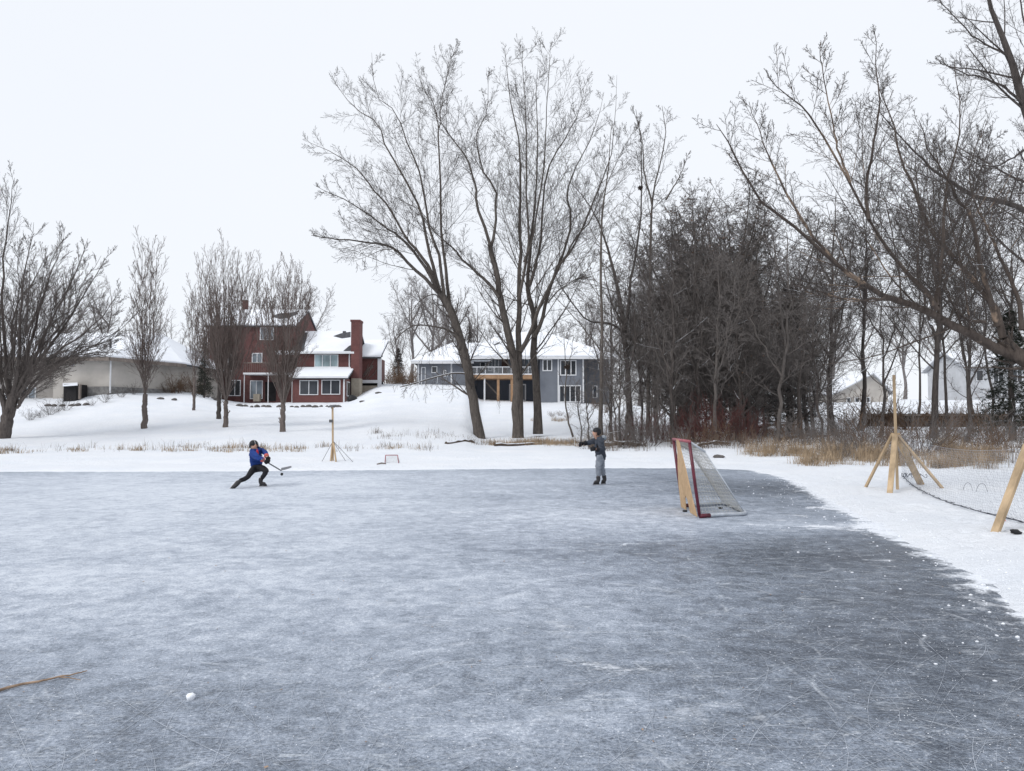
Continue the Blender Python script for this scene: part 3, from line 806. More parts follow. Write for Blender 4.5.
make_tree('spreading_tree', bL, tree_meshes(L, [LV(20, 26, .40, 9, .035, .03, .30, .009, .12, taper=.82), LV(8, 26, .46, 7, .045, .03, .5, .007, .12),
          LV(5, 30, .5, 5, .05, .02, .6, .005, .15), LV(3, 32, .52, 3, .05, .02, .7, .004)], 83, MAT['bark_mid'], MAT['twig_mid'], wob=.03),
          'big many-stemmed bare tree with a thick trunk in front of the tan house', 'tree')

# ---- the tree whose boughs reach in over the snow from beyond the picture
dR = 15.0
bR = on_ground(1100, 14.6, .06)
TR = lambda px, d0, d1: trace(px, d0, d1, bR)
hub = (1003, 338)
L = [(TR([(1100, 500), (1092, 450), (1070, 400), (1045, 372), (1020, 356), (1003, 340)], 14.6, dR), .22, .13),
     (TR([(1018, 358), (983, 341), (956, 327), (930, 312), (904, 302), (885, 296), (861, 283), (836, 264), (798, 230), (754, 194), (733, 151), (716, 124)], dR, 12.5), .105, .005),
     (TR([(937, 310), (925, 290), (913, 278), (896, 259), (880, 237), (869, 219), (847, 178), (814, 123), (801, 107), (782, 91), (768, 77)], 14.2, 13.0), .05, .005),
     (TR([(869, 220), (866, 189), (874, 143), (880, 102), (877, 74), (874, 28)], 13.6, 14.2), .035, .005),
     (TR([(850, 182), (838, 151), (833, 121), (823, 74), (820, 44)], 13.3, 12.6), .022, .005),
     (TR([(840, 267), (803, 224), (782, 183), (768, 156), (760, 134), (749, 102)], 13.6, 14.4), .03, .005),
     (TR([(1003, 338), (994, 305), (978, 286), (956, 259), (937, 237), (926, 221), (918, 204), (913, 185), (904, 169), (897, 140), (891, 118), (880, 93), (876, 70)], dR, 16), .07, .005),
     (TR([(937, 306), (938, 280), (943, 243), (947, 183), (956, 150), (961, 109), (955, 60)], 14.2, 15), .048, .005),
     (TR([(997, 326), (986, 286), (978, 254), (970, 215), (956, 199), (948, 180), (930, 150), (920, 120)], dR, 14), .06, .005),
     (TR([(1022, 330), (1020, 303), (1013, 286), (997, 251), (986, 224), (975, 205), (970, 170), (985, 120)], dR, 16), .055, .005),
     (TR([(885, 298), (860, 300), (838, 298), (815, 290), (790, 284)], 13.6, 13.0), .03, .005),
     (TR([(985, 322), (965, 318), (950, 300), (940, 284), (925, 262)], dR, 13.5), .035, .005)]
make_tree('peeling_tree', bR, tree_meshes(L, [LV(21, 42, .42, 10, .055, .05, .30, .0046, .10, taper=.82), LV(9, 42, .44, 8, .085, .04, .46, .0032, .12), LV(5, 44, .48, 6, .10, .03, .58, .0025, .12), LV(3, 44, .5, 4, .1, .02, .7, .0017)],
          89, MAT['bark_peel'], MAT['bark_dark'], flare=True, wob=.012),
          'bare tree with orange peeling bark, long boughs reaching in over the wooden net stand', 'tree')
bS = on_ground(1150, 19, .06)
TS = lambda px, d0, d1: trace(px, d0, d1, bS)
L = [(TS([(1150, 480), (1145, 400), (1120, 320), (1090, 250), (1060, 180), (1024, 105), (1010, 60), (990, 5), (980, -40)], 19, 19), .3, .02),
     (TS([(1100, 270), (1060, 230), (1024, 211), (997, 199), (970, 194), (948, 180), (929, 166), (913, 150), (880, 110)], 19, 17), .10, .01),
     (TS([(1026, 108), (1005, 88), (985, 78), (960, 72), (935, 58)], 19, 18), .04, .007),
     (TS([(1012, 64), (998, 50), (975, 38), (950, 12), (935, -5)], 19, 20), .035, .007),
     (TS([(1040, 140), (1030, 100), (1028, 50), (1020, 0), (1015, -40)], 19, 20), .05, .008),
     (TS([(1024, 150), (1000, 165), (975, 162), (950, 150)], 19, 19), .03, .007)]
make_tree('tall_bare_tree', bS, tree_meshes(L, [LV(19, 42, .38, 10, .055, .05, .30, .0055, .15, taper=.82), LV(9, 42, .44, 8, .085, .04, .46, .0038, .12), LV(5, 44, .46, 6, .10, .03, .58, .0028, .12), LV(2, 44, .5, 4, .1, .02, .7, .0022)],
          97, MAT['bark_dark'], MAT['twig_dark'], wob=.015), 'tall bare tree leaning in over the orange peeling-bark tree', 'tree')

# ---- woodland kinds, built once and copied
def wood_kind(seed, h, r, nl, spread, lv, mt, mw, forks=2):
    rng = np.random.default_rng(seed)
    pts = [(0, 0, 0)]; x = y = 0
    for k in range(1, 8):
        x += rng.normal(0, .012) * h; y += rng.normal(0, .012) * h
        pts.append((x, y, h * k / 7))
    L = [(pts, r, .012)]
    for k in range(forks):
        i = 2 + k % 3
        s = np.array(pts[i]) * .75 + np.array(pts[i + 1]) * .25; az = rng.uniform(0, 6.28); hh = (h - s[2]) * rng.uniform(.7, .95)
        o = np.array([math.cos(az), math.sin(az), 0]) * spread * hh
        L.append(([s, s + o * .45 + (0, 0, hh * .3), s + o * .8 + (0, 0, hh * .65), s + o * 1.05 + (0, 0, hh)], r * .5, .012))
    return tree_meshes(L, lv, seed, MAT[mt], MAT[mw], wob=.03)
lvA = [LV(15, 46, .36, 8, .11, .05, .36, .011, .2), LV(9, 44, .5, 6, .12, .03, .5, .008, .12), LV(6, 44, .52, 5, .12, .02, .6, .0062, .15), LV(3, 44, .55, 3, .12, .02, .7, .005)]
lvS = [LV(16, 44, .30, 7, .11, .05, .4, .009, .2), LV(8, 44, .5, 5, .12, .03, .55, .007, .12), LV(5, 44, .55, 4, .12, .02, .6, .0055, .15)]
lvF = [LV(14, 40, .38, 7, .06, .05, .36, .013, .2), LV(8, 40, .5, 5, .07, .04, .5, .009, .1), LV(6, 40, .55, 4, .08, .03, .6, .007, .1)]
KA = [wood_kind(101, 14, .17, 0, .5, lvA, 'bark_dark', 'twig_dark', 4), wood_kind(102, 13, .15, 0, .38, lvA, 'bark_dark', 'twig_dark', 3), wood_kind(103, 15, .19, 0, .6, lvA, 'bark_dark', 'twig_dark', 5)]
KS = [wood_kind(111, 9, .085, 0, .25, lvS, 'bark_dark', 'twig_thicket', 1), wood_kind(112, 8, .07, 0, .3, lvS, 'bark_thicket', 'twig_thicket', 2), wood_kind(113, 10, .08, 0, .22, lvS, 'bark_dark', 'twig_thicket', 1)]
KT = [wood_kind(115, 15, .085, 0, .5, lvA, 'bark_dark', 'twig_dark', 4), wood_kind(116, 15, .075, 0, .6, lvA, 'bark_dark', 'twig_dark', 5)]
KF = [wood_kind(121, 13, .25, 0, .5, lvF, 'bark_far_haze', 'bark_far_haze', 4), wood_kind(122, 12, .22, 0, .4, lvF, 'bark_far_haze', 'bark_far_haze', 3), wood_kind(123, 14, .25, 0, .55, lvF, 'bark_far_haze', 'bark_far_haze', 5)]

def plant(name, kind, px, d, h, h0, label, group, cat='tree', sx=1.0):
    s = h / h0
    return make_tree(name, on_ground(px, d, .08), kind, label, cat, group, RNG.uniform(0, 6.28), (s * sx, s * sx, s))

# bigger bare trees to the side of the thicket, with trunks one can follow
for px, d, h, k, lab in (
        (835, 44, 14.5, 0, 'bare tree with a double dark trunk beside the dark conifer'),
        (932, 40, 15.5, 2, 'stout dark bare tree standing directly behind the wooden net stand'),
        (858, 50, 15.0, 1, 'bare tree in front of the cream house windows'),
        (975, 60, 14.0, 1, 'bare tree beyond the fence in front of the white gabled house'),
        (1010, 47, 13.0, 2, 'bare tree behind the drooping dark spruce'),
        (880, 41, 9.0, 1, 'small bare tree just left of the net stand pole'),
        (696, 50, 15.4, 1, 'bare tree whose fine top rises above the middle of the dark thicket'),
        (726, 52, 15.6, 0, 'bare tree whose top rises above the thicket behind the tallest conifer'),
        (948, 50, 19.0, 0, 'tall bare tree between the net stand pole and the white gabled house'),
        (990, 45, 17.5, 1, 'tall slim bare tree next to the drooping spruce'),
        (1030, 42, 17.0, 2, 'tall bare tree beyond the slanting timber leg'),
        (918, 62, 19.0, 0, 'tall bare tree beyond the fence behind the stout dark tree'),
        (965, 36, 8.0, 0, 'small crooked bare tree between the net stand and the spruce')):
    slim_ = lab.startswith('tall') and px != 800
    plant('bare_tree', KT[k % 2] if slim_ else KA[k], px, d, h, 15 if slim_ else (14, 13, 15)[k], lab, 'bare trees behind the wooden net stand')
# the thicket: many slender stems in front of the dark crowns
for k in range(30):
    px = 612 + 222 * ((k * .618) % 1) + RNG.uniform(-4, 4); d = RNG.uniform(34.5, 45)
    kk = k % 3
    plant('slender_tree', KS[kk], px, d, RNG.uniform(4.5, 10.5), (9, 8, 10)[kk], 'slender dark bare tree, one of many crowded in the thicket behind the goal', 'slender trees of the thicket', sx=1.25)
for k, px in enumerate((580, 590, 612, 620, 655)):
    plant('sapling', KS[k % 3], px, 34.5 + (k % 3), 3.2 + .7 * (k % 4), (9, 8, 10)[k % 3], 'thin leaning sapling on the bank behind the skater in grey', 'saplings behind the skater in grey', 'sapling', 1.3)
# far trees
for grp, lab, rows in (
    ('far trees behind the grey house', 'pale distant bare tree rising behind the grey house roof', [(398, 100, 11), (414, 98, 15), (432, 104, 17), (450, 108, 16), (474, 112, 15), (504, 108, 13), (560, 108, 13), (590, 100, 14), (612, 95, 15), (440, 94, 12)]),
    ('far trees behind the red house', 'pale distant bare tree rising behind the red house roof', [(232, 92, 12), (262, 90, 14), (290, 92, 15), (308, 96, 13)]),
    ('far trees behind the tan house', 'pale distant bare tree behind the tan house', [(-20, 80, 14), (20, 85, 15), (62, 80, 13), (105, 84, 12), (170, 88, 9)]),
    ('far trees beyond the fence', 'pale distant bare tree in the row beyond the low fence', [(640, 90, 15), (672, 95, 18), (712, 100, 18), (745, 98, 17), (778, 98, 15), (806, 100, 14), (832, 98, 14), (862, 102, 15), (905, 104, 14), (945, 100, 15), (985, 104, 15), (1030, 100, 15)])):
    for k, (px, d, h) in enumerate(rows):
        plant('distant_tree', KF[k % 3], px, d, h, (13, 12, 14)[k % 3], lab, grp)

# ---- dark conifers and leaf-holding trees in the thicket
def blades_mesh(name, P, D, L, Wd, rng, mat, cross=True):
    """one small bent blade per point"""
    n = len(P); D = nrm(D)
    s = nrm(np.cross(D, rng.normal(0, 1, (n, 3))))
    tip = P + D * L[:, None]
    v = np.stack([P - s * Wd[:, None] * .5, P + s * Wd[:, None] * .5, tip], 1).reshape(-1, 3)
    f = np.arange(n * 3).reshape(n, 3)
    me = np_mesh(name, v, f, False); me.materials.append(mat); return me

def conifer_kind(seed, h, rad, mat, nb=420, tuft=46, drop=.35, low=.04, sparse=1.0):
    rng = np.random.default_rng(seed)
    t = rng.uniform(low, .985, nb) ** .9
    az = rng.uniform(0, 6.28, nb)
    prof = (1 - t) ** .75 * (1 + .22 * np.sin(az * 3 + t * 9)) * rng.uniform(.55, 1.12, nb)
    Lb = np.maximum(rad * prof, .25)
    P0 = np.stack([np.zeros(nb), np.zeros(nb), t * h], 1)
    D0 = np.stack([np.cos(az), np.sin(az), .28 + .5 * t], 1)
    P, R = grow(P0, D0, Lb, np.maximum(.012 * Lb, .012), np.full(nb, .006), 7, .07, .0, rng, droop=drop)
    sp = spawn(P, R, 7, .2, 1, 52, .36, 4, .08, -.04, .6, .005, rng)
    trunk = np.array([[(0, 0, h * k / 8) for k in range(9)]], float); tr = np.linspace(h * .02, .02, 9)[None]
    v1, f1 = tubes(trunk, tr, 9); v2, f2 = tubes(P, R, 4)
    tm = np_mesh('trunk', np.vstack([v1, v2]), np.vstack([f1, f2 + len(v1)])); tm.materials.append(MAT['bark_dark'])
    S = sp[0]; m = len(S)
    n = tuft
    u = rng.uniform(0, 1, (m, n)) * 2.999; i = u.astype(int); e = (u - i)[..., None]
    rows = np.arange(m)[:, None]
    Q = S[rows, i] * (1 - e) + S[rows, i + 1] * e
    T = nrm(S[rows, i + 1] - S[rows, i])
    D = T + rng.normal(0, .75, T.shape) + np.array([0, 0, -.15])
    Q = Q.reshape(-1, 3); D = D.reshape(-1, 3)
    cm = blades_mesh('crown', Q, D, rng.uniform(.10, .24, len(Q)), rng.uniform(.012, .028, len(Q)), rng, mat)
    return tm, cm

def leafy_kind(seed, h, r, mat_leaf, lv, nleaf, wd, forks=7):
    """a bare tree that still holds its withered leaves"""
    a, c, gens = (None,) * 3
    rng = np.random.default_rng(seed)
    pts = [(0, 0, 0)]; x = y = 0
    for k in range(1, 8):
        x += rng.normal(0, .02) * h; y += rng.normal(0, .02) * h; pts.append((x, y, h * k / 7))
    L = [(pts, r, .014)]
    for k in range(forks):
        s = np.array(pts[1 + k % 4]); az = k * 2.4; hh = (h - s[2]) * rng.uniform(.65, .95)
        o = np.array([math.cos(az), math.sin(az), 0]) * wd * hh
        L.append(([s, s + o * .5 + (0, 0, hh * .3), s + o * .85 + (0, 0, hh * .65), s + o + (0, 0, hh)], r * .5, .012))
    a, c, gens = tree_meshes(L, lv, seed, MAT['bark_thicket'], MAT['twig_thicket'])
    P = gens[-1][0]; m = len(P)
    k = rng.integers(0, m, nleaf); j = rng.integers(0, P.shape[1], nleaf)
    Q = P[k, j] + rng.normal(0, .05, (nleaf, 3))
    lm = blades_mesh('leaves', Q, rng.normal(0, 1, (nleaf, 3)) + (0, 0, -.6), rng.uniform(.06, .14, nleaf), rng.uniform(.05, .10, nleaf), rng, mat_leaf)
    return a, c, lm
CO = [conifer_kind(201, 14, 3.3, MAT['needle'], 430, 40), conifer_kind(202, 13, 3.0, MAT['needle_brown'], 400, 30)]
for px, d, h, k, sx, lab in (
        (716, 56, 12.2, 1, 1.5, 'tallest dark conifer in the thicket, brownish and pointed'),
        (748, 54, 11.2, 0, 1.5, 'dark green-black conifer in the middle of the thicket behind the goal'),
        (790, 50, 9.8, 0, 1.45, 'shorter dark conifer at the outer edge of the thicket, sloping down to the reeds'),
        (680, 57, 11.0, 1, 1.3, 'brown-tinged conifer behind the slender trees next to the grey house'),
        (204, 60, 5.0, 0, .8, 'small dark conifer at the corner of the red house'),
        (470, 112, 11, 1, .7, 'dark conifer top showing above the grey house roof'),
        (398, 92, 5.0, 1, 1.3, 'low brownish evergreen on the hilltop beside the red house')):
    s = h / (14, 13)[k]
    e = make_tree('conifer', on_ground(px, d, .1), CO[k], lab, 'conifer', None, RNG.uniform(0, 6), (s * sx, s * sx, s))
lvD = [LV(18, 50, .38, 9, .10, .04, .38, .010, .08), LV(10, 48, .48, 7, .12, .02, .5, .007, .08), LV(7, 46, .5, 5, .12, .01, .6, .0054, .1), LV(4, 46, .55, 3, .12, .0, .7, .0045)]
LF = [leafy_kind(211, 13, .2, MAT['leaf_brown'], lvD, 1500, .42), leafy_kind(212, 12, .18, MAT['leaf_brown'], lvD, 300, .5)]
def leafy(px, d, h, k, lab, grp, sx=1.0):
    s = h / (13, 12)[k]
    e = make_tree('leafy_tree', on_ground(px, d, .08), LF[k], lab, 'tree', grp, RNG.uniform(0, 6.28), (s * sx, s * sx, s))
    link_mesh('leaves', LF[k][2], None, e)
for px, d, h, k, lab in (
        (657, 47, 10.2, 0, 'bushy dark tree holding rusty leaves, next to the grey house end wall'),
        (692, 44, 11.6, 1, 'dense bushy bare tree in the thicket in line with the goal posts'),
        (716, 47, 14.2, 0, 'dense bushy tree with withered brown leaves in the middle of the thicket'),
        (750, 45, 13.0, 1, 'dense bushy dark tree in front of the dark green-black conifer'),
        (780, 46, 9.6, 1, 'low dense bushy tree at the outer edge of the thicket'),
        (808, 47, 7.4, 0, 'short bushy tree with withered leaves above the reeds'),
        (698, 50, 15.2, 1, 'tall dense bushy tree forming the rounded top of the thicket'),
        (734, 51, 15.0, 1, 'tall dense bushy tree just behind the middle of the thicket'),
        (676, 51, 11.4, 1, 'dense bushy dark tree behind the pale forked tree'),
        (672, 41, 7.6, 1, 'short dense tree low in the thicket above the goal crossbar'),
        (735, 40, 7.6, 1, 'short tangled tree at the foot of the thicket behind the snowy log')):
    leafy(px, d, h, k, lab, 'bushy trees of the thicket', 1.05 if px < 685 else 1.3)
# drooping spruce at the margin of the picture
SPR = conifer_kind(221, 9, 2.2, MAT['needle'], 170, 34, drop=.75, low=.12)
make_tree('spruce', on_ground(1012, 38, .1), SPR, 'sparse drooping dark spruce at the far side of the net fence', 'spruce', None, .4, (1, 1, .75))

# ---- shrubs
def shrub_kind(seed, n, h, spread, mat, lv=None, r=.011):
    rng = np.random.default_rng(seed)
    az = rng.uniform(0, 6.28, n); tl = spread * np.sqrt(rng.uniform(0, 1, n))
    P0 = np.stack([np.cos(az) * .12, np.sin(az) * .12, np.full(n, -.05)], 1) * rng.uniform(.2, 2.6, (n, 1)); P0[:, 2] = -.05
    D0 = np.stack([np.cos(az) * np.sin(tl), np.sin(az) * np.sin(tl), np.cos(tl)], 1)
    P, R = grow(P0, D0, h * rng.uniform(.6, 1.05, n), np.full(n, r), np.full(n, r * .45), 6, .10, .03, rng)
    A = spawn(P, R, 6, .2, .98, 36, .42, 5, .12, .04, .7, r * .45, rng)
    B = spawn(*A, 3, .2, .98, 38, .5, 3, .12, .03, .8, r * .38, rng)
    V, Fs, o = [], [], 0
    for p, q, s in ((P, R, 4), (*A, 3), (*B, 3)):
        v, f = tubes(p, q, s); V.append(v); Fs.append(f + o); o += len(v)
    me = np_mesh('shrub', np.vstack(V), np.vstack(Fs)); me.materials.append(mat); return me
SH = {'grey': [shrub_kind(307, 20, 2.0, 1.0, MAT['twig_thicket']), shrub_kind(308, 16, 1.5, 1.15, MAT['twig_brown'])], 'red': [shrub_kind(301, 26, 2.2, .55, MAT['twig_red']), shrub_kind(302, 22, 1.8, .7, MAT['twig_red'])],
      'dark': [shrub_kind(303, 24, 2.2, .9, MAT['twig_dark']), shrub_kind(304, 18, 1.6, 1.1, MAT['twig_dark'])],
      'brown': [shrub_kind(305, 26, 1.5, .8, MAT['twig_brown']), shrub_kind(306, 30, 1.2, .9, MAT['twig_brown'])]}
def shrubs(name, kind, rows, label, group, cat='shrub'):
    for k, (px, d, s) in enumerate(rows):
        o = link_mesh(name, SH[kind][k % 2]); o.location = on_ground(px, d, .02); o.rotation_euler = (0, 0, RNG.uniform(0, 6.28)); o.scale = (s, s, s * RNG.uniform(.8, 1.1))
        tag(o, label, cat, group)
shrubs('red_shrub', 'red', [(p, 35 + (i * 7 % 5) * .9, s) for i, (p, s) in enumerate(((640, .9), (655, .7), (668, 1), (684, 1.1), (697, 1.2), (708, 1.1), (720, 1.2), (733, 1), (746, .9), (760, .8), (625, .7), (702, .9)))],
       'dark red twiggy shrub at the foot of the thicket behind the goal', 'red shrubs behind the goal')
shrubs('bare_shrub', 'grey', [(p, 32.6 + (i * 11 % 7) * .8, .75 + .1 * (i % 5)) for i, p in enumerate((588, 604, 618, 634, 648, 664, 680, 694, 716, 730, 744, 758, 770, 784, 798, 812, 826, 600, 640, 776, 806))],
       'dark tangled bare shrub on the snowy bank under the thicket', 'tangled shrubs under the thicket')
shrubs('bare_shrub', 'grey', [(p, 25 + (i * 5 % 9) * 1.7, .6 + .2 * (i % 4)) for i, p in enumerate((835, 848, 862, 877, 890, 899, 927, 945, 960, 977, 992, 1006, 1020, 842, 856, 870, 884, 904, 920, 938, 954, 968, 984, 998, 1014, 1030, 850, 912, 990))],
       'dark bare shrub among the reeds behind the net stand', 'shrubs behind the net stand')
shrubs('tall_shrub', 'brown', [(p, 46 + (i * 7 % 8) * 1.1, 1.5 + .3 * (i % 4)) for i, p in enumerate((840, 858, 878, 910, 948, 978, 1016))],
       'tall bare shrub in the tangle before the low dark fence', 'tall shrubs before the low fence')
shrubs('brown_shrub', 'brown', [(160, 62, 1.2), (168, 60, 1.1), (178, 60, 1.3), (188, 62, 1.2), (198, 63, 1.3), (203, 64, 1.0)],
       'reddish brown hedge shrub between the tan house and the red house', 'hedge shrubs between the two houses')
shrubs('brown_shrub', 'brown', [(388, 84, 1.7), (394, 88, 2.0), (402, 88, 2.2), (410, 90, 2.2), (418, 92, 2.0)],
       'brown bare shrub on the hilltop between the red house and the grey house', 'hilltop shrubs')
shrubs('bare_shrub', 'dark', [(30, 46, .45), (42, 47, .5), (50, 48, .55), (58, 49, .5), (66, 49.5, .5), (92, 51, .45), (105, 52, .5), (122, 54, .5), (134, 56, .5)],
       'low snow-bent shrub on the slope below the tan house', 'low shrubs below the tan house')
shrubs('brown_shrub', 'brown', [(596, 70, .8), (604, 66, .9), (560, 60, .4), (568, 58, .45), (552, 59, .4)],
       'brown shrub on the slope beside the grey house end wall', 'shrubs beside the grey house')
for px, d, h, k in ((418, 70, 1.6, 0), (427, 66, 1.5, 1), (443, 66, 2.6, 2), (499, 60, 1.6, 1)):
    plant('sapling', KS[k], px, d, h, (9, 8, 10)[k], 'newly planted whip of a tree standing alone in the snow below the grey house', 'young whips below the grey house', 'sapling', .7)
# ================================================================ houses
def part(name, parent, mat, fn, bevel=0.0):
    m = MB(); fn(m); return m.build(name, MAT[mat], parent, bevel=bevel)

def window(parent, px0, py0, px1, py1, d, n=2, frame='white_trim', glass='glass', name='window', bar=.07, hbar=None):
    """frame proud of the wall, pane set back in it"""
    a, b = at(px0, py1, d), at(px1, py0, d)
    x0, x1, z0, z1 = a[0], b[0], a[2], b[2]
    m = MB(); y0, y1 = d - .07, d + .01
    m.box(x0, y0, z0, x1, y1, z0 + bar); m.box(x0, y0, z1 - bar, x1, y1, z1)
    m.box(x0, y0, z0 + bar, x0 + bar, y1, z1 - bar); m.box(x1 - bar, y0, z0 + bar, x1, y1, z1 - bar)
    for k in range(1, n):
        xm = x0 + (x1 - x0) * k / n
        m.box(xm - bar * .45, y0 + .004, z0 + bar, xm + bar * .45, y1, z1 - bar)
    if hbar:
        zm = z0 + (z1 - z0) * hbar
        m.box(x0 + bar, y0 + .008, zm - .03, x1 - bar, y1 - .003, zm + .03)
    f = m.build(name, MAT[frame], parent)
    p = MB(); p.box(x0 + bar * .6, d - .022, z0 + bar * .6, x1 - bar * .6, d - .006, z1 - bar * .6); p.build('pane', MAT[glass], f)
    return f

def roof_with_snow(parent, polys, th=.14, snow=.15, inset=.0, mat='shingle'):
    m = MB(); s = MB()
    for P in polys:
        P = [np.array(p, float) for p in P]
        n = np.cross(P[1] - P[0], P[2] - P[0]); n /= np.linalg.norm(n)
        if n[2] < 0: n = -n
        m.slab(P, th)
        s.slab([p + n * (snow + .004) for p in P], snow)
    r = m.build('roof', MAT[mat], parent)
    o = s.build('roof_snow', MAT['roof_snow'], parent, bevel=.05, smooth=False)
    return r

def bare_patch(parent, pxs, plane):
    """patch where the snow has slid off and the shingles show; plane(px,py)->point on the snow"""
    m = MB(); m.slab([plane(*p) for p in pxs], .03)
    return m.build('bare_shingles', MAT['shingle'], parent)

def hit(p0, n):
    """sight line of a pixel meets a plane"""
    def f(px, py, lift=.03):
        a = at(px, py, 1.0); c = np.array([0, 0, CAMH]); r = a - c
        s = np.dot(p0 - c, n) / np.dot(r, n)
        return c + r * s + n * lift
    return f

# ---------------------------------------------------------------- red house
D1 = 72.0
b = on_ground(300, 70, 0)
RH = empty('red_house', b, 'red house with a tall brick chimney, a glazed porch and snow on its roofs', 'house')
zb = 2.3
# tall end block
A0, A1 = at(208, 325.5, D1), at(296, 325.5, D1)
part('wall', RH, 'brick_dull', lambda m: m.box(A0[0], D1, zb, A1[0], D1 + 8, A0[2]))
zt = A0[2]; zr = at(250, 312, D1 + 4)[2]
g = MB(); xg = A1[0]
g.add([(xg - .25, D1, zt), (xg - .25, D1 + 8, zt), (xg - .25, D1 + 4, zr), (xg, D1, zt), (xg, D1 + 8, zt), (xg, D1 + 4, zr)], [(0, 1, 2), (3, 5, 4), (0, 3, 4, 1), (1, 4, 5, 2), (2, 5, 3, 0)])
g.build('gable', MAT['brick'], RH)
e0, e1 = A0[0] - .3, A1[0] + .12
roof_with_snow(RH, [[(e0, D1 - .35, zt - .06), (e1, D1 - .35, zt - .06), (e1, D1 + 4, zr + .12), (e0, D1 + 4, zr + .12)],
                    [(e0, D1 + 8.35, zt - .06), (e1, D1 + 8.35, zt - .06), (e1, D1 + 4, zr + .12), (e0, D1 + 4, zr + .12)]])
n = np.cross(np.array([1, 0, 0]), np.array([0, 4.35, zr + .18 - zt])); n /= np.linalg.norm(n)
pl = hit(np.array([e0, D1 - .35, zt + .11]), n)
bare_patch(RH, [(271, 316.5), (280, 313.5), (290, 313), (298, 311.2), (297, 314.5), (289, 317.8), (280, 319)], pl)
part('chimney', RH, 'brick_dull', lambda m: m.pbox(242, 300, 247, 314, D1 + 4.4, .5))
part('corner_board', RH, 'white_trim', lambda m: m.pbox(208, 327, 209.6, 403, D1 - .07, .06))
for r in ((260, 327.5, 274, 340, 2, 'glass_grey'), (252, 353, 262.5, 363, 2, 'glass_grey'), (228, 354, 232, 366, 1, 'glass_grey'), (250, 380.5, 263, 399, 2, 'glass_grey'), (229, 380, 241, 396, 2, 'glass')):
    window(RH, *r[:4], D1, r[4], glass=r[5], name='patio_door' if r[1] == 380.5 else 'window')
part('door', RH, 'dark_void', lambda m: m.pbox(265, 382, 276, 401, D1 - .04, .04))
part('crate', RH, 'deck_wood', lambda m: m.pbox(253, 394, 260, 400.5, D1 - .8, .5)) if False else None
# balcony
def balc(m):
    m.pbox(243, 372.6, 293, 374.4, D1 - 1.8, 1.74)
    for px in (244, 268, 292): m.pbox(px - .5, 374.4, px + .5, 403, D1 - 1.7, .12)
part('balcony', RH, 'white_trim', balc)
def rail(m):
    m.pbox(243, 362.4, 293, 363.2, D1 - 1.8, .06)
    for k in range(26): m.pbox(243.3 + k * 1.97, 363.3, 243.6 + k * 1.97, 372.5, D1 - 1.78, .03)
part('balcony_railing', RH, 'wood_grey', rail)
# right wing: wall, roof, window
D2 = 71.5
W0, W1 = at(296.5, 352.5, D2), at(351, 352.5, D2)
part('wing_wall', RH, 'brick', lambda m: m.box(W0[0], D2, zb, W1[0], D2 + 7, W0[2]))
ze = W0[2]; yr = D2 + 3.8; zr2 = at(325, 332.3, yr)[2]
xl, xr_ = at(303, 352, D2)[0] - .9, at(353.5, 352, D2)[0]
roof_with_snow(RH, [[(xl, D2 - .5, ze - .06), (xr_, D2 - .5, ze - .06), (xr_, yr, zr2), (xl, yr, zr2)],
                    [(xl, D2 + 7.6, ze - .06), (xr_, D2 + 7.6, ze - .06), (xr_, yr, zr2), (xl, yr, zr2)]])
part('eave_fascia', RH, 'white_trim', lambda m: m.pbox(292, 351.6, 354, 353.6, D2 - .62, .1))
n = np.cross(np.array([1, 0, 0]), np.array([0, yr - D2 + .5, zr2 - ze + .06])); n /= np.linalg.norm(n)
pl2 = hit(np.array([xl, D2 - .5, ze - .06]) + n * .16, n)
bare_patch(RH, [(291, 351), (303.4, 351), (307.8, 332.8), (304, 332.6), (299, 338)], pl2)
bare_patch(RH, [(333.5, 336.2), (341, 333.6), (350.5, 331.9), (350.5, 337.2), (342, 338.4)], pl2)
bare_patch(RH, [(343.5, 351), (349, 346.2), (353.3, 344.5), (353.3, 351)], pl2)
part('roof_vent', RH, 'pipe', lambda m: m.pbox(342.6, 331, 345.4, 333.4, D2 + 3.2, .4))
window(RH, 314.5, 354.4, 338.5, 367.2, D2, 3, glass='glass_curtain')
part('downspout', RH, 'white_trim', lambda m: m.pbox(348.6, 353.8, 350, 371, D2 - .12, .1))
part('door', RH, 'dark_void', lambda m: m.pbox(290, 357, 296, 368, D2 - .04, .04))
part('entry_canopy', RH, 'roof_snow', lambda m: m.pbox(275, 350.6, 297, 354, D2 - 1.0, .96))
# glazed porch
D3 = 69.0
Q0, Q1 = at(293, 378, D3), at(345.5, 378, D3)
part('porch', RH, 'brick', lambda m: m.box(Q0[0], D3, zb, Q1[0], D2 - .01, Q0[2]))
roof_with_snow(RH, [[(Q0[0] - .3, D3 - .35, Q0[2]), (Q1[0] + .3, D3 - .35, Q0[2]), (Q1[0] + .3, D2 - .02, at(320, 368.5, D2)[2]), (Q0[0] - .3, D2 - .02, at(320, 368.5, D2)[2])]], snow=.16)
part('porch_fascia', RH, 'white_trim', lambda m: m.pbox(291, 376.4, 348, 378, D3 - .46, .1))
window(RH, 299.5, 380.2, 318.5, 395, D3, 2); window(RH, 321.5, 379.8, 340.5, 394.6, D3, 2)
part('downspout', RH, 'white_trim', lambda m: m.pbox(343, 377.6, 344.7, 402.4, D3 - .12, .1))
# side window of the porch
sw = part('side_window', RH, 'white_trim', lambda m: m.box(Q1[0] - .01, D3 + .5, at(345, 396, D3)[2], Q1[0] + .05, D3 + 1.7, at(345, 381, D3)[2]))
part('pane', sw, 'glass', lambda m: m.box(Q1[0] + .03, D3 + .6, at(345, 395, D3)[2], Q1[0] + .065, D3 + 1.6, at(345, 382, D3)[2]))
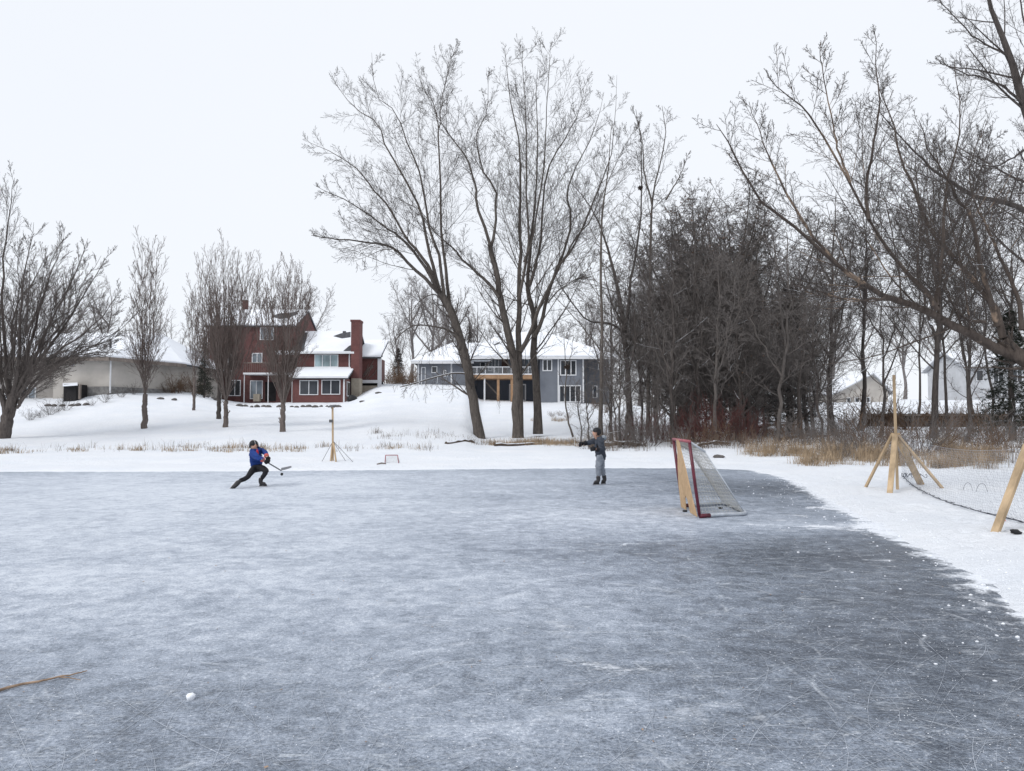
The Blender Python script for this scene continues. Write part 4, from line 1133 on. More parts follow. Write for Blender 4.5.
# chimney
DC_ = 70.9
def chim(m):
    m.pbox(350.6, 321.5, 359.8, 378.2, DC_, 1.4); m.pbox(350.2, 319.6, 360.2, 321.5, DC_ - .05, 1.5)
part('chimney', RH, 'brick', chim)
part('chimney_base', RH, 'concrete', lambda m: m.pbox(351.2, 378.2, 359.6, 399, DC_ + .02, 1.36))
# low extension beyond the chimney
DE = 74.0
X0, X1 = at(359, 357.5, DE), at(378, 357.5, DE)
part('extension_wall', RH, 'brick', lambda m: m.box(X0[0], DE, at(365, 380, DE)[2], X1[0], DE + 4, X0[2]))
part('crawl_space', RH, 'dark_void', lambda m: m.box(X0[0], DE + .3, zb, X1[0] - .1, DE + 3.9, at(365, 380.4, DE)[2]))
part('extension_sill', RH, 'white_trim', lambda m: m.pbox(360, 380, 377.6, 383, DE - .1, .4))
roof_with_snow(RH, [[(X0[0] - .1, DE - .4, X0[2]), (X1[0] + .35, DE - .4, X0[2]), (X1[0] + .35, DE + 4, at(365, 341, DE + 4)[2]), (X0[0] - .1, DE + 4, at(365, 341, DE + 4)[2])]])
part('gable_board', RH, 'pipe', lambda m: m.slab([at(380.6, 356, DE - .3), at(382.6, 356, DE - .3), at(382.8, 343, DE + 3), at(381.6, 343, DE + 3)], .1))
part('corner_post', RH, 'white_trim', lambda m: m.pbox(377.4, 357.6, 381.2, 391, DE - .12, .3))
part('foundation', RH, 'concrete', lambda m: m.pbox(360.4, 385.6, 377, 393, DE - .06, .2))
vine = MB(); rv = random.Random(3)
for k in range(9):
    x, y = rv.uniform(361, 368), rv.uniform(374, 380); pts = []
    for q in range(6):
        pts.append(at(x, y, DE - .05)); x += rv.uniform(.2, 2.6); y -= rv.uniform(.2, 4)
        x = min(x, 376.5); y = max(y, 359)
    vine.tube(pts, .035, 4)
tag(vine.build('climbing_vine', MAT['twig_grey']), 'leafless vine climbing the brick wall beyond the chimney', 'vine')
bag = MB()
for (px, d, s) in ((351.5, 68.2, .42), (353.6, 68.4, .33)):
    c = on_ground(px, d); 
    u = np.linspace(0, 6.283, 9)[:-1]
    rings = [(.95, 0), (1.05, .35), (.8, .8), (.25, 1.1)]
    vs = [(c[0] + s * r * math.cos(a) * (1 + .15 * math.sin(3 * a)), c[1] + s * r * math.sin(a), c[2] - .05 + s * h * 1.3) for r, h in rings for a in u]
    fs = [(i * 8 + j, i * 8 + (j + 1) % 8, (i + 1) * 8 + (j + 1) % 8, (i + 1) * 8 + j) for i in range(3) for j in range(8)] + [tuple(range(24, 32)), tuple(range(7, -1, -1))]
    bag.add(vs, fs)
tag(bag.build('covered_grill', MAT['rubber'], smooth=True), 'black covered heap beside the porch of the red house', 'covered grill')
part_box = MB(); c = on_ground(256, 71.2)
part_box.pbox(253, 394, 259.5, 401.5, 71.0, .5)
tag(part_box.build('planter_box', MAT['concrete'], bevel=.03), 'tan box standing by the patio door of the red house', 'box')

# ---------------------------------------------------------------- grey house
b = on_ground(520, 76, 0)
GH = empty('grey_house', b, 'grey sided house with hipped snowy roof and a wooden deck', 'house')
# garage wing
DG = 75.0
a0, a1 = at(417, 361.5, DG), at(472, 361.5, DG)
part('garage_wall', GH, 'siding_grey', lambda m: m.box(a0[0], DG, 3.6, a1[0], DG + 9, a0[2]))
ze = a0[2] - .05; xm0, xm1 = at(452, 345, DG + 4.5)[0], at(478, 345, DG + 4.5)[0]; zr = at(460, 344, DG + 4.5)[2]
o = .5
roof_with_snow(GH, [[(a0[0] - o, DG - o, ze), (a1[0] + 2, DG - o, ze), (a1[0] + 2, DG + 4.5, zr), (xm0, DG + 4.5, zr)],
                    [(a0[0] - o, DG - o, ze), (xm0, DG + 4.5, zr), (a0[0] - o, DG + 9 + o, ze)],
                    [(a0[0] - o, DG + 9 + o, ze), (a1[0] + 2, DG + 9 + o, ze), (a1[0] + 2, DG + 4.5, zr), (xm0, DG + 4.5, zr)]])
part('garage_fascia', GH, 'white_trim', lambda m: m.box(a0[0] - o, DG - o - .1, ze - .2, a1[0] + .2, DG - o, ze + .02))
for x in (418.2, 451.3): part('corner_board', GH, 'white_trim', lambda m: m.pbox(x - .7, 362, x + .9, 390, DG - .05, .05))
window(GH, 431.5, 366.3, 437.3, 373, DG, 1); window(GH, 443.5, 370, 446.2, 376.5, DG, 1)
d_ = part('door', GH, 'white_trim', lambda m: m.pbox(421, 367, 425.6, 384.6, DG - .07, .07))
part('door_panel', d_, 'siding_grey', lambda m: m.pbox(421.8, 368, 424.8, 384.4, DG - .09, .02))
# middle, set back behind the deck
DM = 76.0
m0, m1 = at(468, 357.5, DM), at(541, 357.5, DM)
part('wall', GH, 'siding_grey', lambda m: m.box(m0[0], DM, at(500, 376, DM)[2], m1[0], DM + 9, m0[2]))
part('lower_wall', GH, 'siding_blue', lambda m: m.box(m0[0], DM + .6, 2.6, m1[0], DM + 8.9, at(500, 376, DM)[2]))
window(GH, 480, 360.5, 485.6, 369, DM, 1); window(GH, 488, 359.8, 492.4, 371, DM, 1, glass='glass_grey'); window(GH, 494.6, 358.6, 499, 373.4, DM, 1, name='patio_door', glass='glass_grey')
part('door', GH, 'door_brown', lambda m: m.pbox(501.6, 357.9, 507.5, 374, DM - .05, .05))
window(GH, 524, 359, 529, 372, DM, 1, glass='glass_grey'); window(GH, 533, 359.5, 538, 370.5, DM, 1, glass='glass_grey')
window(GH, 509, 384, 515.5, 401, DM + .6, 1, name='patio_door', glass='glass_curtain', bar=.12); window(GH, 520, 384, 526, 401, DM + .6, 1, name='patio_door', bar=.12)
part('door', GH, 'siding_dark', lambda m: m.pbox(485.5, 379, 497, 399.5, DM + .52, .08))
# right block
DRB = 74.0
r0, r1 = at(540, 357, DRB), at(583, 357, DRB)
part('right_wall', GH, 'siding_grey', lambda m: m.box(r0[0], DRB, 2.6, r1[0], DRB + 11, r0[2]))
window(GH, 542.4, 359.2, 552.2, 371.2, DRB, 2, bar=.1); window(GH, 560, 360, 576.4, 375.6, DRB, 3, bar=.1)
window(GH, 559, 385.2, 581, 402.4, DRB, 4, bar=.1, name='patio_door')
for x, dd in ((558.2, DRB), (583.2, DRB)): part('downspout', GH, 'white_trim', lambda m: m.pbox(x - .5, 358.4, x + .7, 402.5, dd - .1, .08))
# end block, darker
DX = 75.2
q0, q1 = at(583, 359, DX), at(610, 359, DX)
part('end_wall', GH, 'siding_dark', lambda m: m.box(q0[0] + .01, DX, 2.3, q1[0], DX + 9, q0[2]))
window(GH, 592.6, 385.6, 597.2, 398, DX, 1); window(GH, 598, 361, 600.5, 369.5, DX, 1, glass='glass_grey')
part('corner_board', GH, 'white_trim', lambda m: m.pbox(609, 359.4, 610.2, 402, DX - .05, .05))
# main hipped roof
zE = r0[2] - .03
xa, xb = m0[0] - .2, q1[0] + .5
yf, yb = DRB - .55, DRB + 12
xr0, xr1 = at(503, 333.5, DRB + 6)[0], at(543, 333.5, DRB + 6)[0]; zR = at(520, 333.0, DRB + 6)[2]
roof_with_snow(GH, [[(xa, yf, zE), (xb, yf, zE), (xr1, DRB + 6, zR), (xr0, DRB + 6, zR)], [(xa, yf, zE), (xr0, DRB + 6, zR), (xa, yb, zE)],
                    [(xb, yf, zE), (xb, yb, zE), (xr1, DRB + 6, zR)], [(xa, yb, zE), (xb, yb, zE), (xr1, DRB + 6, zR), (xr0, DRB + 6, zR)]], snow=.15)
part('eave_fascia', GH, 'white_trim', lambda m: m.box(xa, yf - .1, zE - .22, xb, yf, zE + .02))
nn = np.cross(np.array([1, 0, 0]), np.array([0, DRB + 6 - yf, zR - zE])); nn /= np.linalg.norm(nn)
pl3 = hit(np.array([xa, yf, zE]) + nn * .155, nn)
bare_patch(GH, [(494, 344.6), (500, 342), (499.4, 343.6), (495, 345.4)], pl3)
# deck
DD = 73.2
dk = part('deck', GH, 'deck_wood', lambda m: m.pbox(468, 374.8, 537, 378.6, DD, DM - DD - .01))
part('deck_snow', GH, 'roof_snow', lambda m: m.pbox(468.4, 373.6, 536.6, 374.75, DD + .05, DM - DD - .1))
for px in (484.5, ): part('deck_post', GH, 'white_trim', lambda m: m.pbox(px - .8, 378.6, px + .8, 402, DD + .1, .16))
for px in (498.2, 511.8): part('deck_post', GH, 'deck_wood', lambda m: m.pbox(px - 1.3, 378.6, px + 1.3, 403, DD + .1, .22))
def rail2(m):
    m.pbox(468, 366.6, 537, 367.3, DD + .02, .06)
    for k in range(9): m.pbox(468 + k * 8.55, 367.3, 468.6 + k * 8.55, 373.6, DD + .03, .05)
    for k in range(60): m.pbox(468.6 + k * 1.14, 367.3, 468.75 + k * 1.14, 373.6, DD + .04, .02)
part('deck_railing', GH, 'white_trim', rail2)
part('deck_brace', GH, 'wood_grey', lambda m: m.beam(at(484, 380, DD + 1), at(497, 394, DD + 1), .1, .1))

# ---------------------------------------------------------------- tan house
b = on_ground(110, 57, 0)
TH = empty('tan_house', b, 'low tan house under a broad snowy roof behind the big spreading tree', 'house')
DT = 55.0
c0 = at(110, 358, DT)
zE = c0[2]
xl = at(54, 358, DT)[0]
def ext(m):
    m.box(xl, DT, 1.5, c0[0], DT + 10, zE)
    k = at(178, 364, 61.5)
    m.add([(c0[0], DT, 1.5), (k[0], 61.5, 1.5), (k[0], 71, 1.5), (c0[0], 71, 1.5), (c0[0], DT, zE), (k[0], 61.5, zE), (k[0], 71, zE), (c0[0], 71, zE)],
          [(0, 1, 5, 4), (1, 2, 6, 5), (2, 3, 7, 6), (3, 0, 4, 7), (4, 5, 6, 7), (3, 2, 1, 0)])
part('wall', TH, 'siding_cream', ext)
def stone_(m):
    zt = at(100, 386.5, DT)[2]
    m.box(at(83, 386, DT)[0], DT - .08, 1.5, c0[0] + .05, DT, zt)
    k = at(178, 384, 61.5); nx_, ny_ = .05, -.05
    m.add([(c0[0] + .06, DT - .06, 1.5), (k[0] + .06, 61.44, 1.5), (k[0], 61.5, 1.5), (c0[0], DT, 1.5), (c0[0] + .06, DT - .06, zt), (k[0] + .06, 61.44, zt), (k[0], 61.5, zt), (c0[0], DT, zt)],
          [(0, 1, 5, 4), (1, 2, 6, 5), (2, 3, 7, 6), (3, 0, 4, 7), (4, 5, 6, 7), (3, 2, 1, 0)])
part('stone_base', TH, 'stone', stone_)
part('corner_board', TH, 'white_trim', lambda m: m.pbox(109.2, 358.4, 110.8, 393, DT - .14, .13))
# wing nearer the spreading tree
wz = at(40, 366, DT + 1)
part('wing_wall', TH, 'siding_tan', lambda m: m.box(at(-60, 366, DT + 1)[0], DT + 1, 1.5, xl, DT + 9, zE - .02))
window(TH, 21, 387.5, 36.5, 400.5, DT + 1, 2, glass='glass_grey'); window(TH, 5, 388, 14, 400, DT + 1, 1, glass='glass_grey')
window(TH, 128, 366, 129, 372, DT + 1, 1) if False else None
k = at(178, 364, 61.5)
ov = .6
ridge_y = 66.0; zr = at(110, 335, ridge_y)[2]
xW = at(-62, 366, DT)[0]
roof_with_snow(TH, [[(xW, DT - ov, zE), (c0[0] + .3, DT - ov, zE), (c0[0] - 1.5, ridge_y, zr), (xW, ridge_y, zr)],
                    [(c0[0] + .3, DT - ov, zE), (k[0] + .75, 61.2, zE), (k[0] + .6, 72, zE), (c0[0] - 1.5, ridge_y, zr)],
                    [(xW, ridge_y, zr), (c0[0] - 1.5, ridge_y, zr), (k[0] + .6, 72.5, zE), (xW, 76, zE)]], snow=.16)
part('eave_fascia', TH, 'wood_grey', lambda m: m.beam((xW, DT - ov - .05, zE - .12), (c0[0] + .3, DT - ov - .05, zE - .12), .08, .26).beam((c0[0] + .34, DT - ov, zE - .12), (k[0] + .8, 61.2, zE - .12), .08, .26))
part('vent_pipe', TH, 'pipe', lambda m: m.tube([at(110.5, 352, 57.5), at(110.5, 339.5, 57.5)], .09, 8))
part('door', TH, 'white_trim', lambda m: m.pbox(71, 362, 74, 366, DT - .05, .05))
WS = empty('wood_shed', on_ground(71, 54, 0), 'dark open lean-to with a brown post against the tan house', 'shed')
z0 = on_ground(71, 53.6)[2]
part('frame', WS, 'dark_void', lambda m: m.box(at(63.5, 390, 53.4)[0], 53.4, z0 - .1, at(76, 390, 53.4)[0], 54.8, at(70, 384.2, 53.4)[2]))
part('roof', WS, 'roof_snow', lambda m: m.slab([at(62.6, 385, 53.1), at(77.5, 384, 53.1), at(77.5, 382.4, 54.9), at(62.6, 383, 54.9)], .1))
part('post', WS, 'wood_grey', lambda m: m.pbox(78.2, 384.4, 80.0, 399, 53.2, .2))

# ---------------------------------------------------------------- houses beyond the fence
b = on_ground(862, 80, 0)
CH = empty('cream_house', b, 'cream gabled house half hidden by bare trees beyond the low fence', 'house')
DH = 80
h0, h1 = at(838, 392, DH), at(888, 392, DH)
part('wall', CH, 'siding_cream', lambda m: m.box(h0[0], DH, 2, h1[0], DH + 8, h0[2]))
gx_ = (at(872, 376, DH)[0]); gzt = at(872, 374, DH)[2]
gg = MB(); gg.add([(h0[0], DH + .01, h0[2]), (h1[0], DH + .01, h0[2]), (gx_, DH + .01, gzt), (h0[0], DH + .2, h0[2]), (h1[0], DH + .2, h0[2]), (gx_, DH + .2, gzt)], [(0, 1, 2), (5, 4, 3), (0, 3, 4, 1), (1, 4, 5, 2), (2, 5, 3, 0)])
gg.build('gable', MAT['siding_cream'], CH)
roof_with_snow(CH, [[(h0[0] - .5, DH - .4, h0[2] - .2), (gx_, DH - .4, gzt + .05), (gx_, DH + 8, gzt + .05), (h0[0] - .5, DH + 8, h0[2] - .2)],
                    [(h1[0] + .5, DH - .4, h0[2] - .2), (gx_, DH - .4, gzt + .05), (gx_, DH + 8, gzt + .05), (h1[0] + .5, DH + 8, h0[2] - .2)]], mat='siding_white', th=.08)
window(CH, 846.5, 397.5, 850.5, 408.5, DH, 1); window(CH, 854.6, 397.5, 859.4, 409, DH, 1); window(CH, 866, 397, 870, 403.5, DH, 1)
b = on_ground(990, 84, 0)
WH = empty('white_house', b, 'pale grey two-storey house showing between the bare trees behind the spruce', 'house')
DW = 82
w0, w1 = at(968, 368, DW), at(1040, 368, DW)
part('wall', WH, 'siding_white', lambda m: m.box(w0[0], DW, 2, w1[0], DW + 8, w0[2]))
roof_with_snow(WH, [[(w0[0] - .5, DW - .5, w0[2]), (w1[0] + .5, DW - .5, w0[2]), (w1[0] + .5, DW + 4, at(1000, 352, DW + 4)[2]), (w0[0] - .5, DW + 4, at(1000, 352, DW + 4)[2])],
                    [(w0[0] - .5, DW + 8.5, w0[2]), (w1[0] + .5, DW + 8.5, w0[2]), (w1[0] + .5, DW + 4, at(1000, 352, DW + 4)[2]), (w0[0] - .5, DW + 4, at(1000, 352, DW + 4)[2])]], mat='siding_white', th=.08)
for xg in (w0[0], w1[0] - .2):
    gg = MB(); zt_ = at(1000, 352, DW + 4)[2] - .16; gg.add([(xg, DW + .01, w0[2]), (xg, DW + 7.99, w0[2]), (xg, DW + 4, zt_), (xg + .2, DW + .01, w0[2]), (xg + .2, DW + 7.99, w0[2]), (xg + .2, DW + 4, zt_)], [(0, 1, 2), (5, 4, 3), (0, 3, 4, 1), (1, 4, 5, 2), (2, 5, 3, 0)])
    gg.build('gable', MAT['siding_white'], WH)
part('eave_fascia', WH, 'wood_grey', lambda m: m.pbox(964, 366.8, 1044, 368, DW - .6, .08))
window(WH, 993, 369.5, 1003.5, 382.5, DW, 2); window(WH, 1012, 369.5, 1022, 382.5, DW, 2); window(WH, 976, 370, 983, 381, DW, 1)
# low dark fence at the foot of the far slope
fb = on_ground(950, 56, 0)
LF_ = empty('low_fence', fb, 'long low dark wooden fence at the foot of the snowy far slope', 'fence')
zf = at(950, 413.6, 56)[2]
def ff(m):
    k = 0; x = at(866, 415, 56)[0]
    while x < at(1120, 415, 56)[0]:
        m.box(x, 56, .5, x + .17, 56.06, zf + .03 * math.sin(k * 2.7)); x += .185; k += 1
part('boards', LF_, 'dark_wood', ff)
part('rail', LF_, 'wood_grey', lambda m: m.box(at(865, 415, 56)[0], 55.9, zf - .16, at(1121, 415, 56)[0], 55.99, zf - .05))
for px in (869, 891, 913, 952, 985, 1010, 1040): part('post', LF_, 'wood_grey', lambda m: m.box(at(px, 410, 55.8)[0] - .05, 55.76, .5, at(px, 410, 55.8)[0] + .05, 55.88, zf + .10))

# ---------------------------------------------------------------- stones along the red house terrace
def rock_mesh(seed, s):
    bm = bmesh.new(); bmesh.ops.create_icosphere(bm, subdivisions=2, radius=1)
    r = random.Random(seed); off = [r.uniform(0, 9) for _ in range(3)]
    for v in bm.verts:
        k = 1 + .25 * math.sin(v.co.x * 2.3 + off[0]) + .2 * math.sin(v.co.y * 3.1 + off[1]) + .15 * math.sin(v.co.z * 4 + off[2])
        v.co = Vector((v.co.x * s[0], v.co.y * s[1], v.co.z * s[2])) * k
    me = bpy.data.meshes.new('rock'); bm.to_mesh(me); bm.free()
    me.polygons.foreach_set('use_smooth', np.ones(len(me.polygons), bool)); me.materials.append(MAT['rock']); return me
RK = [rock_mesh(s, (.42, .3, .2)) for s in (1, 2, 3)]
for k, px in enumerate((207, 213, 216, 240, 246, 252, 257, 263, 268, 279, 283, 292, 297, 303, 309, 315, 321, 327, 333, 339)):
    o = link_mesh('stone', RK[k % 3]); d = 61.5 + .6 * math.sin(k * 2)
    o.location = on_ground(px, d, -.02); o.rotation_euler = (0, 0, k * 1.3); s = .42 + .3 * math.sin(k * 3.7) ** 2 + (.3 if k == 6 else 0); o.scale = (s, s, s * 1.1)
    tag(o, 'dark stone poking out of the snow in the row below the red house', 'stone', 'stones in the row below the red house')
for k, px in enumerate((48, 54, 62, 72, 78, 86, 160, 174)):
    o = link_mesh('stone', RK[k % 3]); o.location = on_ground(px, 51.5 if px < 100 else 55, -.02); o.rotation_euler = (0, 0, k * 2.1); o.scale = (.6, .6, .55)
    tag(o, 'dark stone in the snow below the tan house', 'stone', 'stones below the tan house')
for px, d, s, lab in ((362, 62, .6, 'dark stone in the snow below the chimney'), (378, 66, .7, 'dark stone in the snow below the low extension of the red house')):
    o = link_mesh('stone', RK[0]); o.location = on_ground(px, d, -.02); o.scale = (s, s, s * .7); tag(o, lab, 'stone')
# ================================================================ things on the rink and the bank
def ground_hit(px, py, d0=2.5, d1=70):
    ds = np.arange(d0, d1, .02)
    P = np.array([at(px, py, d) for d in ds])
    z = np.maximum(terrain(P[:, 0], P[:, 1]), np.where(pond_sd(P[:, 0], P[:, 1]) < 0, 0, -9))
    i = int(np.argmax(P[:, 2] <= z))
    return np.array([P[i, 0], P[i, 1], z[i]])

def cords(patches, r, sides=3):
    """grid of cords over bilinear patches (p00,p10,p11,p01,nu,nv,sag vector)"""
    V, Fs, o = [], [], 0
    for p00, p10, p11, p01, nu, nv, sag in patches:
        f = lambda u, v: ((1 - u) * (1 - v))[..., None] * p00 + (u * (1 - v))[..., None] * p10 + (u * v)[..., None] * p11 + ((1 - u) * v)[..., None] * p01 + (np.sin(u * np.pi) * np.sin(v * np.pi))[..., None] * sag
        for A in (0, 1):
            n, m = (nu, 16) if A == 0 else (nv, 16)
            a = np.repeat(np.linspace(0, 1, n + 1)[:, None], m, 1); b_ = np.repeat(np.linspace(0, 1, m)[None], n + 1, 0)
            P = f(a, b_) if A == 0 else f(b_, a)
            v, q = tubes(P, np.full(P.shape[:2], r), sides); V.append(v); Fs.append(q + o); o += len(v)
    return np.vstack(V), np.vstack(Fs)

MAT['pad_grey'] = simple('pad_grey', (.40, .43, .47), .7, .3, 6)
# ---------------------------------------------------------------- goal with a plywood shooting board
Nb, Fb = ground_pt(699.6, 518.3), ground_pt(682.5, 507.6)
up = np.array([-.145, 0, 1.17])
Bn = ground_pt(745, 515.4); Bf = Fb + (Bn - Nb)
Sn = at(704.7, 451.4, Nb[1] + .12); Sf = Sn + (Fb - Nb)
gl = Vector(((Nb + Fb) / 2 + np.array([.3, 0, 0]))); gl.z = 0
GO = empty('hockey_goal', gl, 'red framed hockey goal leaning forward on the ice, white net behind', 'goal')
zo = np.array([0, 0, .035])
for a in (Nb, Fb):
    m = MB(); m.tube([a + zo, a + up * .5, a + up], .025, 10); m.build('post', MAT['red_paint'], GO, smooth=True)
m = MB(); e = (Fb - Nb) / np.linalg.norm(Fb - Nb)
m.tube([Nb + up - e * .03, Fb + up + e * .03], .024, 10); m.build('crossbar', MAT['pink_paint'], GO, smooth=True)
m = MB()
for a, c in ((Nb, Bn), (Fb, Bf)): m.tube([a + zo, a + (c - a) * .22 + zo], .032, 10)
m.build('base_bar', MAT['red_paint'], GO, smooth=True)
m = MB()
k = lambda a, t: a + zo * 1.1
path = [Nb + (Bn - Nb) * .2 + zo, Nb + (Bn - Nb) * .6 + zo, Bn + zo, Bn + (Bf - Bn) * .5 + zo + np.array([.05, 0, 0]), Bf + zo, Fb + (Bf - Fb) * .6 + zo, Fb + (Bf - Fb) * .2 + zo]
m.tube(resample(path, 24), .030, 8); m.build('base_pad', MAT['pad_grey'], GO, smooth=True)
m = MB()
for a, s in ((Nb, Sn), (Fb, Sf)): m.tube([a + up, s], .016, 8)
m.tube([Sn, Sf], .016, 8)
for s, c in ((Sn, Bn), (Sf, Bf)): m.tube([s, c + zo], .010, 6)
m.build('back_frame', MAT['net_pad'], GO, smooth=True)
sg = np.array([-.07, 0, .02])
pat = [(Sn, Sf, Bf + zo, Bn + zo, 21, 18, sg), (Nb + up, Fb + up, Sf, Sn, 21, 5, np.array([0, 0, -.05])),
       (Nb + zo, Bn + zo, Sn, Nb + up, 13, 18, np.array([0, .02, 0])), (Fb + zo, Bf + zo, Sf, Fb + up, 13, 18, np.array([0, -.02, 0]))]
v, f = cords(pat, .0031)
net = np_mesh('net', v - np.array(gl), f); link_mesh('net', net, MAT['net_cord'], GO)
# shooting board standing in the mouth
def gp(v, h, off=-.012): return Fb + (Nb - Fb) * v + up * h + np.array([off, 0, .012])
ol = [(.0, 0), (.30, 0), (.33, .16), (.42, .22), (.51, .16), (.56, 0), (.93, 0), (.80, .22), (.72, .42), (.64, .60), (.56, .72), (.49, .85), (.45, .995), (.29, .995), (.25, .80), (.13, .58), (.03, .34)]
bm = bmesh.new(); th = np.array([-.014, 0, 0])
lo = [bm.verts.new(gp(*q)) for q in ol]; hi = [bm.verts.new(gp(*q) + th) for q in ol]
bm.faces.new(lo); bm.faces.new(hi[::-1])
for i in range(len(ol)): bm.faces.new((lo[i], hi[i], hi[(i + 1) % len(ol)], lo[(i + 1) % len(ol)]))
bmesh.ops.recalc_face_normals(bm, faces=bm.faces)
bmesh.ops.triangulate(bm, faces=[f_ for f_ in bm.faces if len(f_.verts) > 4])
me = bpy.data.meshes.new('shooting_board'); bm.to_mesh(me); bm.free()
tag(link_mesh('shooting_board', me, MAT['osb']), 'notched plywood shooting board standing in the mouth of the red goal', 'target board')

def puck_mesh():
    bm = bmesh.new(); bmesh.ops.create_cone(bm, segments=20, radius1=.038, radius2=.038, depth=.0254, cap_ends=True)
    bmesh.ops.bevel(bm, geom=[e for e in bm.edges if e.calc_face_angle(0) > .8], offset=.003, segments=1, affect='EDGES')
    me = bpy.data.meshes.new('puck'); bm.to_mesh(me); bm.free(); me.materials.append(MAT['rubber']); return me
PK = puck_mesh()
pg = Fb + (Nb - Fb) * .42
for p, lab in ((ground_pt(281.8, 475.6), 'black puck rolling on edge just off the stick of the skater in blue'),
               (ground_pt(720.3, 508.6), 'black puck lying deep inside the goal, halfway to the back net'),
               (ground_pt(715.8, 516.6), 'black puck inside the goal close to the white base pad'),
               (pg + np.array([-.07, 0, 0]), 'black puck on the ice in the bottom notch of the shooting board')):
    o = link_mesh('puck', PK); o.location = (p[0], p[1], .0135); tag(o, lab, 'puck', 'pucks on the ice')
    if 'rolling' in lab: o.location.z = .039; o.rotation_euler = (math.radians(82), math.radians(12), math.radians(24))

# ---------------------------------------------------------------- braced net stand
def stand(name, base, top, feet, hubz, label, lw=(.088, .105, .14, .088), lt=.04):
    e = empty(name, Vector(base), label, 'stand', 'timber net stands')
    m = MB(); m.beam(base - np.array([0, 0, .06]), top, .044, .044, (0, 1, 0)); m.build('pole', MAT['wood'], e, bevel=.003)
    hub_ = base + (top - base) * hubz
    for k, ft in enumerate(feet):
        d = ft - base; d[2] = 0; d = d / (np.linalg.norm(d) + 1e-6)
        m = MB(); s = np.cross(d, [0, 0, 1])
        m.beam(ft - np.array([0, 0, .05]), hub_ + d * .055 + np.array([0, 0, -.02 * k]), lw[k], lt, (0, 1, 0) if k == 2 else tuple(d))
        m.build('leg', MAT['wood'], e, bevel=.004)
    return e
s1b = ground_hit(897.5, 489.5); S1D = s1b[1]
s1t = at(893.8, 375, S1D)
feetA = [ground_hit(864.5, 487), ground_hit(889.5, 493), ground_hit(921.5, 483.5), ground_hit(944, 488)]
stand('net_stand', s1b, s1t, feetA, .49, 'timber net stand with a tall thin pole and four splayed legs in the snow')
fA = ground_hit(993.5, 533)
s2b = fA + np.array([.66, .22, 0]); s2b[2] = gz(s2b[0], s2b[1])
f2 = [fA] + [s2b + np.array(o_) for o_ in ((-.05, -.62, 0), (.55, .45, 0), (.62, -.2, 0))]
for q in f2[1:]: q[2] = gz(q[0], q[1])
stand('net_stand', s2b, s2b + np.array([0, 0, 2.3]), f2, .48, 'timber net stand of which only one slanting leg shows, nearest the camera', (.10,) * 4, .05)
# net hung between the two stands, its foot rope sagging over the snow
rope_px = [(903, 477), (911, 485), (924, 493), (940, 500.5), (962, 508), (985, 514.5), (1005, 519.5), (1024, 524), (1043, 530)]
rope = [ground_hit(*q) + np.array([0, 0, .02]) for q in rope_px]
nb_ = 90; bot = resample(rope, nb_ + 1)
t1, t2 = s1b + np.array([0, 0, 1.12]), s2b + np.array([0, 0, 1.05])
tt = np.linspace(0, 1, nb_ + 1)
topl = t1 + (t2 - t1) * tt[:, None]; topl[:, 2] -= .14 * np.sin(tt * np.pi)
e = empty('net_fence', Vector((bot[nb_ // 2])), 'fine mesh net hung between the two timber stands, dark foot rope on the snow', 'net')
eb = np.array(e.location)
nv = 24
G = bot[:, None] + (topl - bot)[:, None] * np.linspace(0, 1, nv + 1)[None, :, None]
G[:, :, 1] += (np.sin(np.linspace(0, np.pi, nv + 1))[None] * .10) * np.sin(tt * 9)[:, None]
G[:, 1:-1] += RNG.normal(0, .006, G[:, 1:-1].shape)
va, fa = tubes(G, np.full(G.shape[:2], .0014), 3); G2 = np.swapaxes(G, 0, 1).copy(); vb, fb_ = tubes(G2, np.full(G2.shape[:2], .0014), 3)
link_mesh('mesh', np_mesh('mesh', np.vstack([va, vb]) - eb, np.vstack([fa, fb_ + len(va)])), MAT['fence_net'], e)
m = MB(); m.tube(bot, .005, 6)
wob = bot + np.stack([RNG.normal(0, .015, nb_ + 1), RNG.normal(0, .02, nb_ + 1), np.abs(RNG.normal(0, .012, nb_ + 1))], 1); m.tube(wob, .004, 5)
wob = bot + np.stack([RNG.normal(0, .03, nb_ + 1), RNG.normal(.03, .03, nb_ + 1), np.abs(RNG.normal(0, .012, nb_ + 1))], 1); m.tube(wob, .004, 5)
m.build('foot_rope', MAT['black_rope'], e, smooth=True)
m = MB(); m.tube(topl, .0025, 5); m.build('head_rope', MAT['fence_net'], e, smooth=True)
# loose rope and cable by the first stand
m = MB()
p0 = ground_hit(905, 478)
for k in range(4):
    a = np.linspace(0, 5.2, 18) + 1.7 * k; rr = .07 + .03 * k
    m.tube([(p0[0] + .05 * k + rr * math.cos(x), p0[1] - .12 * k + rr * math.sin(x), gz(p0[0], p0[1]) + .03 + .09 * math.sin(1.5 * x + k) ** 2) for x in a], .007, 5)
tag(m.build('rope_coil', MAT['black_rope'], smooth=True), 'loose heap of black rope between the legs of the net stand', 'rope')
m = MB()
for px0, px1, py in ((963, 973, 491), (976, 988, 492)):
    a, b_ = ground_hit(px0, py), ground_hit(px1, py)
    m.tube([a + (b_ - a) * t + np.array([0, .02 * math.sin(7 * t), .16 * math.sin(math.pi * t)]) for t in np.linspace(0, 1, 14)], .004, 5)
tag(m.build('wire_hoop', MAT['black_rope'], smooth=True), 'pair of thin wire hoops sticking out of the snow behind the net', 'wire')
q = ground_hit(1002, 522)
